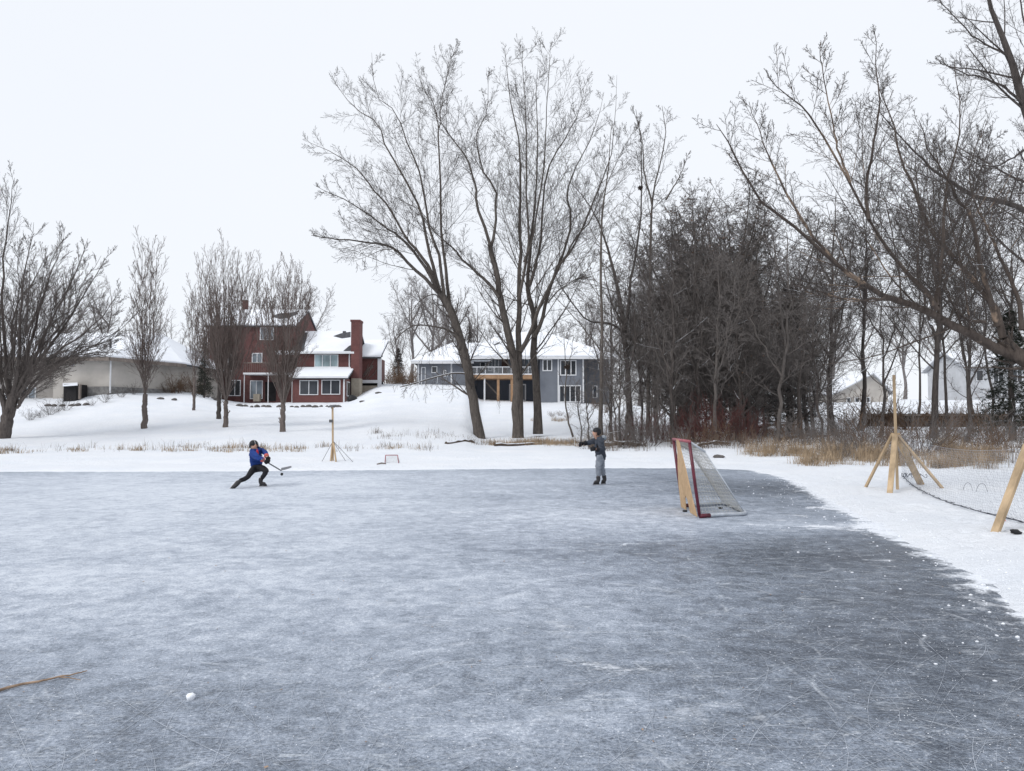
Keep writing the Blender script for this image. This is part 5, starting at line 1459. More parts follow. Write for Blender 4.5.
m = MB(); m.add([q + np.array(o_) for o_ in ((0, 0, .04), (.05, -.01, .01), (.045, .01, .055), (.02, .004, .09), (-.02, 0, .07))] + [q + np.array(o_) + np.array([0, .006, 0]) for o_ in ((0, 0, .04), (.05, -.01, .01), (.045, .01, .055), (.02, .004, .09), (-.02, 0, .07))],
                [(0, 1, 2, 3, 4), (9, 8, 7, 6, 5)] + [(i, 5 + i, 5 + (i + 1) % 5, (i + 1) % 5) for i in range(5)])
tag(m.build('marker_tape', MAT['orange_tape']), 'scrap of orange tape behind the slanting timber leg', 'tape')
bm = bmesh.new(); bmesh.ops.create_icosphere(bm, subdivisions=3, radius=1)
for v in bm.verts:
    kx = 1 + .25 * math.sin(5 * v.co.x + 1) * math.cos(4 * v.co.y) + .12 * math.sin(9 * v.co.z)
    v.co = Vector((v.co.x * .062 * kx, v.co.y * .045 * kx, v.co.z * .034 * kx + .03 * max(0, -v.co.x)))
me = bpy.data.meshes.new('glove'); bm.to_mesh(me); bm.free(); me.polygons.foreach_set('use_smooth', np.ones(len(me.polygons), bool))
o = link_mesh('dark_lump', me, MAT['rubber']); q = ground_hit(1016, 534.5); o.location = q + np.array([0, 0, .022]); tag(o, 'crumpled black bundle lying on the snow by the slanting timber leg', 'bundle')

# ---------------------------------------------------------------- light pole on the far bank and the tiny goal
lb = ground_hit(333, 460.5); LD = lb[1]
LP = empty('light_pole', Vector(lb), 'pale timber lamp post with guy wires on the far snowy bank', 'lamp post')
m = MB(); m.beam(lb - np.array([0, 0, .1]), at(332.6, 407, LD), .055, .055, (0, 1, 0)); m.build('pole', MAT['wood'], LP)
m = MB()
for a, b_ in (((330.6, 461), (332.6, 443)), ((336.2, 461.5), (333.6, 443))): m.beam(ground_hit(*a) - np.array([0, 0, .04]), at(*b_, LD - .06), .09, .04, (1, 0, 0))
m.build('brace', MAT['wood'], LP)
m = MB()
for a in ((322, 461.5), (345.5, 461), (353, 462)): m.tube([ground_hit(*a), at(333, 441, LD)], .008, 5)
m.build('guy_wire', MAT['pipe'], LP)
c = at(332.2, 407.5, LD)
def lamp_head(m):
    m.slab([c + np.array([-.11, -.16, .03]), c + np.array([.10, -.16, .05]), c + np.array([.12, .08, .10]), c + np.array([-.09, .08, .09])], .035)
    m.box(c[0] - .03, c[1] - .02, c[2] - .04, c[0] + .03, c[1] + .05, c[2] + .05)
m = MB(); lamp_head(m); m.build('lamp_head', MAT['pipe'], LP)
m = MB(); c2 = at(331.6, 421, LD); m.box(c2[0] - .07, c2[1] - .08, c2[2] - .05, c2[0] + .05, c2[1] + .02, c2[2] + .05); m.build('junction_box', MAT['pipe'], LP, bevel=.008)

a, b_ = ground_hit(385, 463.2), ground_hit(398.5, 463.2)
TG = empty('mini_goal', Vector((a + b_) / 2), 'tiny pale red framed practice goal on the far snowy bank', 'goal')
hh = at(391, 455.2, a[1])[2] - a[2]
A1_, B1_ = a + np.array([.015, 0, hh]), b_ + np.array([-.03, 0, hh])
m = MB(); m.tube([a, A1_], .013, 8).tube([b_, B1_], .013, 8).tube([A1_, B1_], .013, 8); m.build('frame', MAT['pink_paint'], TG, smooth=True)
bk = np.array([0, .3, 0]); m = MB(); m.tube([a, a + bk, b_ + bk, b_], .010, 6); m.build('base_bar', MAT['net_pad'], TG, smooth=True)
v, f = cords([(A1_, B1_, b_ + bk, a + bk, 9, 7, np.zeros(3)), (a, a + bk, A1_, A1_, 4, 6, np.zeros(3)), (b_, b_ + bk, B1_, B1_, 4, 6, np.zeros(3))], .003)
link_mesh('net', np_mesh('net', v - np.array(TG.location), f), MAT['net_cord'], TG)
m = MB(); q0, q1 = ground_hit(377, 464.8), ground_hit(386, 464.3); m.tube([q0 + np.array([0, 0, .02]), (q0 + q1) / 2 + np.array([0, 0, .045]), q1 + np.array([0, 0, .02])], [.02, .024, .015], 6)
tag(m.build('stick', MAT['wood_grey'], smooth=True), 'short grey stick lying on the snow beside the tiny practice goal', 'stick')

# ---------------------------------------------------------------- bank: logs, rock, nests
def log(label, p0, p1, r, lift=.0, twig=True):
    a, b_ = ground_hit(*p0), ground_hit(*p1)
    rng = np.random.default_rng(int(p0[0])); n = 9
    pts = [a + (b_ - a) * t for t in np.linspace(0, 1, n)]
    pts = [np.array([p[0], p[1] + rng.normal(0, .05), max(gz(p[0], p[1]), 0) + r * .6 + lift * math.sin(t * 3.14) + rng.normal(0, .02)]) for p, t in zip(pts, np.linspace(0, 1, n))]
    m = MB(); m.tube(pts, list(np.linspace(r, r * .65, n) * rng.uniform(.88, 1.12, n)), 9)
    if twig:
        for k in (2, 4, 6):
            q = pts[k]; m.tube([q, q + np.array([rng.normal(0, .3), rng.normal(0, .3), rng.uniform(.2, .5)]), q + np.array([rng.normal(0, .6), rng.normal(0, .4), rng.uniform(.4, .9)])], [r * .3, r * .2, r * .08], 5)
    return tag(m.build('fallen_log', MAT['log'], smooth=True), label, 'log')
MAT['log'] = bark('log', (.06, .045, .035), (.15, .11, .085), .75, 5)
log('fallen log half buried in snow at the foot of the leaning tree', (446, 444), (474, 443), .08, 0, False)
log('long brown log lying in the dry grass between the three tall trees', (495, 446), (541, 444), .085, 0, False)
log('fallen snow-topped log at the foot of the thicket above the reeds', (742, 432), (800, 425), .14, .25)
log('thin fallen trunk caught across the shrubs behind the goal', (700, 442), (760, 433), .09, .3)
log('rotten log on the bank behind the skater in grey', (590, 448), (640, 446), .13, .1)
log('pale broken log among the reeds at the edge of the thicket', (780, 440), (828, 437), .10, .1)
log('pale fallen bough sticking out of the bank behind the goal net', (694, 448), (728, 444), .08, .1)
o = link_mesh('rock', rock_mesh(9, (.17, .14, .10))); o.location = ground_hit(719, 457.5) + np.array([0, 0, .03]); tag(o, 'small dark rock in the snow strip beyond the goal net', 'rock')
def nest(label, p, r):
    rng = np.random.default_rng(int(r * 1000)); n = 260
    d = nrm(rng.normal(0, 1, (n, 3))); P0 = d * r * rng.uniform(.3, .95, (n, 1)) * (1, 1, .85)
    P, R = grow(P0, rng.normal(0, 1, (n, 3)), np.full(n, r * 1.1), np.full(n, .012), np.full(n, .006), 4, .3, 0, rng)
    v, f = tubes(P, R, 4); o = link_mesh('squirrel_nest', np_mesh('squirrel_nest', v, f), MAT['nest']); o.location = p
    return tag(o, label, 'nest')
nest('dark squirrel nest in the thin sapling in front of the grey house window', at(567, 367, 36), .10)
nest('dark squirrel nest high in the forked thin limb above the thicket', at(640.5, 188, 40.4), .10)

# ---------------------------------------------------------------- dry grass and reeds
def grass(name, label, centers, per, h, spread, mat, seed, w=.011, lean=.35):
    rng = np.random.default_rng(seed)
    cnt = rng.poisson(per * rng.uniform(.2, 1.8, len(centers))); hk = np.repeat(rng.uniform(.45, 1.3, len(centers)), cnt)
    C = np.repeat(np.array(centers), cnt, 0); n = len(C)
    x = C[:, 0] + rng.normal(0, spread, n); y = C[:, 1] + rng.normal(0, spread * .8, n)
    z = terrain(x, y) - .02
    keep = pond_sd(x, y) > .25; x, y, z, hk = x[keep], y[keep], z[keep], hk[keep]; n = len(x)
    H = h * hk * rng.uniform(.35, 1.15, n); a = rng.uniform(0, 6.28, n); l = np.abs(rng.normal(0, lean, n)) * H
    P0 = np.stack([x, y, z], 1); dirv = np.stack([np.cos(a), np.sin(a), np.zeros(n)], 1)
    P1 = P0 + dirv * (l * .3)[:, None] + np.array([0, 0, 1]) * (H * .6)[:, None]
    P2 = P0 + dirv * l[:, None] + np.array([0, 0, 1]) * (H * (1 - .25 * np.minimum(l / H, 1.2)))[:, None]
    s = np.stack([np.cos(a + 1.57 + rng.normal(0, .6, n)), np.sin(a + 1.57), np.zeros(n)], 1) * w * .5
    v = np.stack([P0 - s, P0 + s, P1 + s * .8, P1 - s * .8, P2 + s * .15, P2 - s * .15], 1).reshape(-1, 3)
    i = np.arange(n)[:, None] * 6
    f = np.vstack([i + [0, 1, 2, 3], i + [3, 2, 4, 5]])
    return tag(link_mesh(name, np_mesh(name, v, f, False), MAT[mat]), label, 'grass', kind='stuff')
def centers(rows, seed):
    """rows of (px0, px1, d0, d1, count)"""
    rng = np.random.default_rng(seed); out = []
    for p0, p1, d0, d1, n in rows:
        for _ in range(n):
            px, d = rng.uniform(p0, p1), rng.uniform(d0, d1)
            out.append(((px - CX) / F * d, d))
    return out
grass('dry_grass', 'sparse tan grass tufts poking through snow along the far bank', centers([(-40, 40, 29, 31.5, 22), (60, 150, 30.5, 32, 15), (150, 205, 30.5, 32, 14), (205, 300, 30, 32, 34), (300, 420, 31, 33, 10)], 1), 20, .26, .14, 'dry_grass', 5, w=.014, lean=.7)
grass('dry_weeds', 'dark broken weeds along the far bank', centers([(-40, 440, 30.5, 33.5, 75), (370, 480, 36, 40, 46), (480, 620, 36, 42, 30)], 2), 9, .34, .2, 'dry_weed', 6, w=.011, lean=.65)
grass('dry_grass', 'tan grass around the feet of the three tall trees', centers([(488, 560, 36.5, 39.5, 60), (545, 600, 35, 38, 32), (535, 570, 54, 58, 12)], 3), 30, .34, .2, 'dry_grass', 7, w=.014, lean=.7)
grass('dry_reeds', 'dry tan reeds at the edge of the ice behind the net stand', centers([(735, 800, 26.5, 29, 20), (800, 885, 22.5, 28, 44), (860, 905, 22, 25, 14), (905, 960, 23, 28, 16), (900, 950, 20.5, 22.5, 9), (945, 1060, 20.2, 24.5, 34)], 4), 75, .56, .17, 'dry_grass', 8, w=.010, lean=.6)
grass('dry_weeds', 'brown dead weeds behind the reeds', centers([(740, 900, 27, 33, 34), (900, 1060, 22, 27, 40), (600, 760, 31, 34, 22)], 5), 32, .72, .26, 'dry_weed', 9, w=.010, lean=.6)

# ---------------------------------------------------------------- small things on the ice
m = MB(); tw = [ground_pt(*q, z=.012) for q in ((-14, 695), (0, 690), (22, 684.5), (40, 681), (58, 677), (76, 673.5), (86, 671))]
m.tube(resample(tw, 22) + np.stack([RNG.normal(0, .006, 22), RNG.normal(0, .006, 22), np.zeros(22)], 1), list(np.linspace(.010, .003, 22)), 6)
for i, (dx, dy) in ((3, (.12, .10)), (4, (.16, -.05))):
    p = tw[i]; m.tube([p, p + np.array([dx * .5, dy * .5, .004]), p + np.array([dx, dy, .0])], [.004, .003, .002], 5)
MAT['twig_tan'] = simple('twig_tan', (.34, .24, .17), .85, .45, 14)
tag(m.build('twig', MAT['twig_tan'], smooth=True), 'tan twig frozen into the grey ice near the camera', 'twig')
ck = rock_mesh(21, (.026, .022, .017)); ck.materials.clear(); ck.materials.append(MAT['roof_snow'])
o = link_mesh('snow_chunk', ck); o.location = ground_pt(190, 697.5, z=.012); tag(o, 'single white lump of snow on the bare ice near the twig', 'snow chunk')
rng = np.random.default_rng(77)
def scatter_quads(name, label, n, area, size, mat, flat=.25, seed=1):
    rng = np.random.default_rng(seed); V = []; Fs = []
    k = 0
    while k < n:
        x, y = rng.uniform(area[0], area[1]), area[2] + (area[3] - area[2]) * rng.uniform() ** 1.7
        if pond_sd(np.array([x]), np.array([y]))[0] > -.15: continue
        s = size * rng.uniform(.4, 1.3); a = rng.uniform(0, 6.28)
        q = np.array([(-1, -.1), (-.3, -.55), (.6, -.35), (1.1, .1), (.4, .5), (-.5, .45)]) * s * (1, rng.uniform(.4, 1))
        c, s_ = math.cos(a), math.sin(a)
        pts = [(x + c * u - s_ * w, y + s_ * u + c * w, .004 + abs(rng.normal(0, s * flat))) for u, w in q]
        V += pts; Fs += [[6 * k + i for i in (0, 1, 2, 3)], [6 * k + i for i in (0, 3, 4, 5)]]; k += 1
    return tag(link_mesh(name, np_mesh(name, V, np.array(Fs), False), MAT[mat]), label, 'litter', kind='stuff')
scatter_quads('leaf_litter', 'tiny orange brown leaf scraps frozen on the ice', 330, (-5, 4.2, 2.7, 11), .0085, 'leaf_orange' if 'leaf_orange' in MAT else 'twig_tan', seed=3)
def crumbs(name, label, n, area, size, seed, bias=None):
    rng = np.random.default_rng(seed); bm = bmesh.new(); base = bmesh.new(); bmesh.ops.create_icosphere(base, subdivisions=1, radius=1)
    bv = np.array([v.co for v in base.verts]); bf = np.array([[v.index for v in f.verts] for f in base.faces]); base.free(); bm.free()
    V = []; Fs = []; k = 0; tries = 0
    while k < n and tries < n * 60:
        tries += 1
        x, y = rng.uniform(area[0], area[1]), rng.uniform(area[2], area[3])
        sd = pond_sd(np.array([x]), np.array([y]))[0]
        if sd > .5 or rng.uniform() > math.exp(-max(-sd, 0) / bias): continue
        s = size * rng.uniform(.3, 1) ** 2 * 1.6
        z = max(gz(x, y), 0)
        V.append(bv * s * rng.uniform(.6, 1.3, 3) * (1, 1, .6) * rng.uniform(.85, 1.15, (len(bv), 1)) + (x, y, z + s * .2)); Fs.append(bf + k * len(bv)); k += 1
    return tag(link_mesh(name, np_mesh(name, np.vstack(V), np.vstack(Fs)), MAT['roof_snow']), label, 'snow', kind='stuff')
crumbs('snow_crumbs', 'crumbs of snow kicked onto the ice along the bank', 900, (2.0, 10, 3.5, 20), .011, 5, .45)

# ---------------------------------------------------------------- cuts left by skate blades
def skate_marks(n, seed):
    rng = np.random.default_rng(seed)
    K = 9
    d = 2.6 + 13 * rng.uniform(0, 1, n) ** 1.6; x = rng.uniform(-.72, .72, n) * (d + .5)
    L = rng.uniform(.25, 1.0, n) * (1 + 2.2 * rng.uniform(0, 1, n) ** 3); a = rng.uniform(0, 6.28, n)
    k = rng.normal(0, .45, n) * rng.uniform(0, 1, n)
    t = np.linspace(-.5, .5, K)[None]
    ang = a[:, None] + k[:, None] * L[:, None] * t * 2
    st = L[:, None] / (K - 1)
    px = x[:, None] + np.cumsum(np.cos(ang) * st, 1); py = d[:, None] + np.cumsum(np.sin(ang) * st, 1)
    w = (rng.uniform(.0005, .0014, n) * rng.uniform(.5, 1, n))[:, None] * (1 - (2 * t) ** 4 * .85)
    ok = (pond_sd(px.ravel(), py.ravel()).reshape(px.shape) < -.12).all(1)
    px, py, w, ang = px[ok], py[ok], w[ok], ang[ok]; n = len(px)
    z = .003 + rng.uniform(0, .0015, n)[:, None] + 0 * px
    A = np.stack([px - np.sin(ang) * w, py + np.cos(ang) * w, z], -1); B = np.stack([px + np.sin(ang) * w, py - np.cos(ang) * w, z], -1)
    v = np.stack([A, B], 2).reshape(-1, 3); i = np.arange(n * K * 2).reshape(n, K, 2)
    f = np.stack([i[:, :-1, 0], i[:, :-1, 1], i[:, 1:, 1], i[:, 1:, 0]], -1).reshape(-1, 4)
    return tag(link_mesh('skate_marks', np_mesh('skate_marks', v, f), MAT['ice_cut']), 'thin pale cuts left by skate blades in the ice', 'skate marks', kind='stuff')
MAT['ice_cut'] = simple('ice_cut', (.42, .455, .51), .7, .45, 5)
skate_marks(3000, 12)

def ice_grains(n, seed):
    rng = np.random.default_rng(seed)
    d = 2.5 + 8.5 * rng.uniform(0, 1, n) ** 1.5; x = rng.uniform(-.72, .72, n) * (d + .4)
    p = sstep(-.02, .16, fbm(x * .9, d * .9, 61, 4) + .5 * fbm(x * 3, d * 3, 71, 3)) * .9 + .12
    p = p + .9 * np.exp(-((x + .05) / .35) ** 2 - ((d - 3.75) / .35) ** 2)
    k = (rng.uniform(0, 1, n) < p) & (pond_sd(x, d) < -.1); x, d = x[k], d[k]; n = len(x)
    s = .0011 + .0034 * rng.uniform(0, 1, n) ** 4; s = s * rng.uniform(.7, 1.1, n)
    o = np.array([(1, 0, 0), (0, 1, 0), (-1, 0, 0), (0, -1, 0), (0, 0, .6), (0, 0, -.3)], float)
    v = o[None] * s[:, None, None] * rng.uniform(.6, 1.5, (n, 6, 1)); a = rng.uniform(0, 6.28, n)
    c, q = np.cos(a)[:, None], np.sin(a)[:, None]
    v = np.stack([v[..., 0] * c - v[..., 1] * q, v[..., 0] * q + v[..., 1] * c, v[..., 2]], -1) + np.stack([x, d, s * .3 + .001], -1)[:, None]
    f = np.array([(0, 1, 4), (1, 2, 4), (2, 3, 4), (3, 0, 4), (1, 0, 5), (2, 1, 5), (3, 2, 5), (0, 3, 5)])
    F_ = (f[None] + (np.arange(n) * 6)[:, None, None]).reshape(-1, 3)
    return tag(link_mesh('ice_grains', np_mesh('ice_grains', v.reshape(-1, 3), F_, False), MAT['roof_snow']), 'fine white grains of scraped ice scattered over the near ice', 'ice grains', kind='stuff')
ice_grains(26000, 31)
# ================================================================ people
def skin_mesh(name, chains, mat, parent, base, sub=2, root=0, fold=0):
    if name in ('jersey', 'jacket', 'tights', 'sweatpants'): sub, fold = 4, (.02 if name == 'tights' else .055)
    """one continuous surface grown over chains of (point, radius); equal keys are the same joint"""
    pts, rad, edges, idx = [], [], [], {}
    for ch in chains:
        prev = None
        for key, p, r in ch:
            if key in idx and key is not None: i = idx[key]
            else:
                i = len(pts); pts.append(tuple(np.array(p, float) - base)); rad.append(r)
                if key is not None: idx[key] = i
            if prev is not None and prev != i: edges.append((prev, i))
            prev = i
    me = bpy.data.meshes.new(name); me.from_pydata(pts, edges, [])
    o = bpy.data.objects.new(name, me); COL.objects.link(o)
    o.modifiers.new('skin', 'SKIN'); s = o.modifiers.new('sub', 'SUBSURF'); s.levels = s.render_levels = sub
    o.modifiers['skin'].use_smooth_shade = True
    if not me.skin_vertices: 
        bpy.context.view_layer.objects.active = o
        me.skin_vertices.new() if hasattr(me.skin_vertices, 'new') else None
    sv = me.skin_vertices[0].data
    for i, r in enumerate(rad):
        sv[i].radius = (r, r) if np.isscalar(r) else r
        sv[i].use_root = (i == root)
    bpy.context.view_layer.update()
    dg = bpy.context.evaluated_depsgraph_get()
    nm = bpy.data.meshes.new_from_object(o.evaluated_get(dg)); nm.name = name
    bpy.data.objects.remove(o)
    if fold:                                                   # creases of loose cloth
        n_ = len(nm.vertices); c_ = np.empty(n_ * 3, np.float32); nm.vertices.foreach_get('co', c_); w_ = np.empty(n_ * 3, np.float32); nm.vertices.foreach_get('normal', w_)
        c_ = c_.reshape(-1, 3); w_ = w_.reshape(-1, 3)
        q_ = fbm(c_[:, 0] * 11 + c_[:, 2] * 9, c_[:, 1] * 11 - c_[:, 2] * 21 + 50, 5, 3)
        nm.vertices.foreach_set('co', (c_ + w_ * (q_ * fold)[:, None]).astype(np.float32).ravel())
    nm.polygons.foreach_set('use_smooth', np.ones(len(nm.polygons), bool)); nm.materials.clear()
    return link_mesh(name, nm, MAT[mat] if isinstance(mat, str) else mat, parent)

def lerp(a, b, t): return np.array(a) + (np.array(b) - np.array(a)) * t
def unit(v): v = np.array(v, float); return v / (np.linalg.norm(v) + 1e-9)

def hand_chains(key, wrist, d, n, side, r=.010, L=.075, curl=.9, palm=.75):
    """palm with four fingers curling towards n and a thumb leaving its side"""
    d, n = unit(d), unit(n); s = unit(np.cross(d, n)) * side
    ch = [[(key, wrist, .028 * palm), (key + 'p', wrist + d * .045, .036 * palm), (key + 'k', wrist + d * .085, .034 * palm)]]
    for j, (o, ln) in enumerate(((.030, .92), (.010, 1.0), (-.010, .95), (-.028, .75))):
        p = wrist + d * .085 + s * o; c = [(key + 'k', None, 0)]
        a = 0.15; q = p
        c = [(key + 'k', wrist + d * .085, .034), (None, q, r)]
        for k, f in enumerate((.42, .33, .25)):
            a += curl * (.75, .9, .6)[k]
            q = q + (d * math.cos(a) + n * math.sin(a)) * L * ln * f
            c.append((None, q, r * (.95, .88, .78)[k]))
        ch.append(c)
    q = wrist + d * .03 + s * .035; t = unit(d * .6 + s * .7 + n * .35)
    ch.append([(key + 'p', wrist + d * .045, .036), (None, q, r * 1.1), (None, q + t * .035, r), (None, q + t * .04 + unit(d * .5 + n) * .03, r * .9)])
    return ch

def head(parent, base, c, fwd, upv, r=.098):
    """head surface chain: neck to crown with a jaw and a nose"""
    fwd, upv = unit(fwd), unit(upv)
    return [[('neck', c - upv * r * 1.5, .052), ('jaw', c - upv * r * .72 + fwd * r * .22, .062), ('mid', c + fwd * r * .05, .088), ('crown', c + upv * r * .75 - fwd * r * .05, .070)],
            [('mid', None, 0), ('nose', c + fwd * r * .98 - upv * r * .12, .018)]]

def ball(m, c, ax, r3, seg=14, ring=9, cut=None):
    """ellipsoid with axes ax (fwd, side, up)"""
    f, s, u = ax
    vs = []; fs = []
    for i in range(ring + 1):
        th = math.pi * i / ring
        if cut is not None: th = min(th, cut)
        for j in range(seg):
            a = 2 * math.pi * j / seg
            vs.append(c + f * r3[0] * math.sin(th) * math.cos(a) + s * r3[1] * math.sin(th) * math.sin(a) + u * r3[2] * math.cos(th))
    for i in range(ring):
        for j in range(seg): fs.append((i * seg + j, i * seg + (j + 1) % seg, (i + 1) * seg + (j + 1) % seg, (i + 1) * seg + j))
    m.add(vs, fs)

def face_bits(parent, c, fwd, upv, r=.084):
    fwd, upv = unit(fwd), unit(upv); sd = np.cross(fwd, upv)
    for k in (-1, 1):
        m = MB(); ball(m, c + fwd * r * .80 + sd * k * r * .34 + upv * r * .02, (fwd, sd, upv), (.012, .013, .009), 8, 6); m.build('eye', MAT['helmet_black'], parent, smooth=True)
        m = MB(); ball(m, c + sd * k * r * .92 - upv * r * .12, (fwd, sd, upv), (.022, .012, .032), 8, 6); m.build('ear', MAT['skin'], parent, smooth=True)
    m = MB(); ball(m, c + fwd * r * .74 - upv * r * .52, (fwd, sd, upv), (.014, .028, .008), 8, 6); m.build('mouth', MAT['lips'], parent, smooth=True)
MAT['lips'] = simple('lips', (.33, .12, .10), .5, .1, 9)

def helmet(parent, c, fwd, upv, stripe=None, r=.084):
    fwd, upv = unit(fwd), unit(upv); sd = np.cross(fwd, upv)
    m = MB(); ball(m, c + upv * r * .26 - fwd * r * .2, (fwd, sd, upv), (r * 1.26, r * 1.16, r * 1.12), 18, 12, cut=1.72)
    for k in (-1, 1): ball(m, c + sd * k * r * 1.04 - upv * r * .25 - fwd * r * .12, (fwd, sd, upv), (r * .5, r * .17, r * .62), 10, 8)
    ball(m, c - fwd * r * .85 - upv * r * .1, (fwd, sd, upv), (r * .5, r * .85, r * .6), 12, 8)
    h = m.build('helmet', MAT['helmet_black'], parent, smooth=True)
    if stripe:
        m = MB(); ball(m, c + upv * r * .30 - fwd * r * .2, (fwd, sd, upv), (r * 1.30, r * .34, r * 1.12), 16, 10, cut=1.3)
        m.build('stripe', MAT[stripe], h, smooth=True)
    m = MB()                                                   # chin strap
    pts = [c + sd * math.sin(a) * r * 1.0 + (fwd * r * .45 - upv * r * 1.02) * max(0, math.cos(a)) - upv * r * .25 * abs(math.sin(a)) for a in np.linspace(-1.57, 1.57, 11)]
    m.tube(pts, .006, 5); m.build('chin_strap', MAT['black_cloth'], h, smooth=True)
    return h

def skate(parent, ankle, heel, toe, up, label=None):
    """boot, blade holder and steel runner"""
    f = unit(np.array(toe) - np.array(heel)); up = unit(np.array(up) - f * np.dot(up, f))
    base = base_of(parent)
    heel, toe, ankle = map(np.array, (heel, toe, ankle))
    b = skin_mesh('skate', [[('a2', ankle + unit(ankle - heel) * .05, .055), ('a', ankle, .056), ('h', heel + up * .080 + f * .05, .054), ('m', lerp(heel, toe, .55) + up * .072, (.042, .040)), ('t', toe + up * .064 - f * .05, (.036, .042))],
                            ], 'skate_black', parent, base, 2)
    m = MB(); m.beam(heel + up * .048 + f * .02, toe + up * .048 - f * .02, .018, .045, tuple(up)); m.build('holder', MAT['helmet_grey'], b) if False else None
    hd = MB(); hd.beam(heel + up * .042 + f * .03, heel + up * .042 + f * .09, .02, .05, tuple(up)); hd.beam(toe + up * .042 - f * .10, toe + up * .042 - f * .03, .02, .05, tuple(up)); hd.beam(heel + up * .026 + f * .02, toe + up * .026 - f * .02, .016, .014, tuple(up))
    hd.build('blade_holder', MAT['skate_black'], b)
    bl = MB(); bl.beam(heel + up * .010 + f * .0, toe + up * .010, .004, .018, tuple(up)); bl.build('blade', MAT['steel'], b)
    return b

def stick(name, label, p0, p1, blade_end, parent=None):
    """flat-sided shaft and a curved taped blade"""
    p0, p1, be = map(np.array, (p0, p1, blade_end))
    e = empty(name, Vector(p1), label, 'hockey stick')
    m = MB(); m.beam(p0, p1, .030, .022); m.build('shaft', MAT['stick_grey'], e, bevel=.004)
    m = MB(); n = 7; P = resample([p1, lerp(p1, be, .5) + np.array([0, -.012, -.004]), be], n)
    for i in range(n - 1): pass
    vs = []; fs = []
    side = unit(np.cross(be - p1, [0, 0, 1]))
    for i, p in enumerate(P):
        hgt = .062 * (1 - .35 * (i / (n - 1)) ** 3); 
        for a, h in ((-.006, -.5), (.006, -.5), (.006, .5), (-.006, .5)): vs.append(p + side * a + np.array([0, 0, .032 + h * hgt]))
    for i in range(n - 1):
        for k in range(4): fs.append((4 * i + k, 4 * i + (k + 1) % 4, 4 * i + 4 + (k + 1) % 4, 4 * i + 4 + k))
    fs += [(3, 2, 1, 0), tuple(4 * (n - 1) + k for k in range(4))]
    m.add(vs, fs); m.build('blade', MAT['helmet_grey'], e)
    return e

# ---------------------------------------------------------------- skater in blue
D = 17.5
J = lambda px, py, dy=0.0: at(px, py, D + dy)
heelF, toeF = J(258.4, 486.3, -.34), J(267.8, 486.6, -.38); heelF[2] = toeF[2] = 0.002
b1 = np.array([J(257, 470)[0], D, 0.0])
P1 = empty('person', Vector(b1), 'skater in a blue jersey and black tights lunging with one leg stretched behind', 'person')
hc = J(253.9, 445.2, -.12); fw = unit([.62, -.75, -.22]); uv = unit([.10, -.20, 1.0])
pel = J(256.2, 466.5); chest = J(255.6, 454.3, -.10); nk = J(255.0, 449.2, -.11)
shR, shL = J(251.6, 452.6, -.22), J(260.0, 450.0, .12)      # near and far shoulder
elR, elL = J(258.2, 458.2, -.42), J(266.0, 453.2, -.10)
wrR, wrL = J(264.6, 460.2, -.38), J(266.6, 456.6, -.28)
hipR, hipL = J(254.4, 466.8, -.14), J(258.4, 466.2, .02)
knR, anR = J(247.6, 477.6, -.42), J(238.8, 481.4, -.66)        # trailing leg
knL, anL = J(266.8, 470.8, -.42), J(260.8, 479.6, -.36)      # bent leg under the body
gd = unit(J(281.5, 470.8, .1) - J(266.6, 456.6, -.28))
hd = head(P1, b1, hc, fw, uv)
hR = hand_chains('wR', wrR, unit(gd * .8 + np.array([.2, 0, -.3])), (0, .8, .6), 1); hL = hand_chains('wL', wrL, unit(gd * .6 + np.array([.1, 0, -.5])), (0, -.8, -.4), -1)
body = skin_mesh('body', [[('pel', pel, .070), ('waist', lerp(pel, chest, .45), .070), ('chest', chest, .085), ('nb', nk, .06), ('neck', None, 0)] [:4]
     + [('neck', hc - uv * .098 * 1.45, .052)] + hd[0][1:], [('mid', None, 0), hd[1][1]],
     [('chest', None, 0), ('shR', shR, .048), ('elR', elR, .042), ('wR', wrR, .030)], [('chest', None, 0), ('shL', shL, .048), ('elL', elL, .042), ('wL', wrL, .030)],
     [('pel', None, 0), ('hipR', lerp(hipR, knR, .2), .050), ('knR', knR, .042), ('anR', anR, .038)], [('pel', None, 0), ('hipL', lerp(hipL, knL, .2), .050), ('knL', knL, .042), ('anL', anL, .038)]] + hR + hL, 'skin', P1, b1, 2)
skin_mesh('jersey', [[('h', lerp(pel, chest, -.40), (.145, .132)), ('pel', lerp(pel, chest, .2), (.128, .115)), ('chest', chest, (.135, .122)), ('nb', lerp(chest, nk, 1.05), .078)],
     [('chest', None, 0), ('shR', shR, .080), ('uR', lerp(shR, elR, .5), .074), ('elR', elR, .066), ('wR', lerp(elR, wrR, .82), .052)],
     [('chest', None, 0), ('shL', shL, .080), ('uL', lerp(shL, elL, .5), .072), ('elL', elL, .064), ('wL', lerp(elL, wrL, .75), .052)]], 'jersey_blue', P1, b1, 2)
m = MB(); ball(m, lerp(chest, J(258.6, 452.6, -.16), .75) + np.array([.02, -.10, 0]), (np.array([0, -1., 0]), np.array([1., 0, 0]), np.array([0, 0, 1.])), (.03, .03, .09), 10, 8); m.build('chest_patch', MAT['jersey_red'], P1, smooth=True)
skin_mesh('tights', [[('wst', lerp(pel, chest, .30), (.085, .080)), ('pel', pel - np.array([0, 0, .03]), (.096, .090)), ('tR', lerp(hipR, knR, .42), .078), ('knR', knR, .058), ('cR', lerp(knR, anR, .4), .055), ('anR', lerp(knR, anR, .95), .044)],
     [('pel', None, 0), ('tL', lerp(hipL, knL, .42), .080), ('knL', knL, .060), ('cL', lerp(knL, anL, .4), .056), ('anL', lerp(knL, anL, .92), .046)]], 'black_cloth', P1, b1, 2)
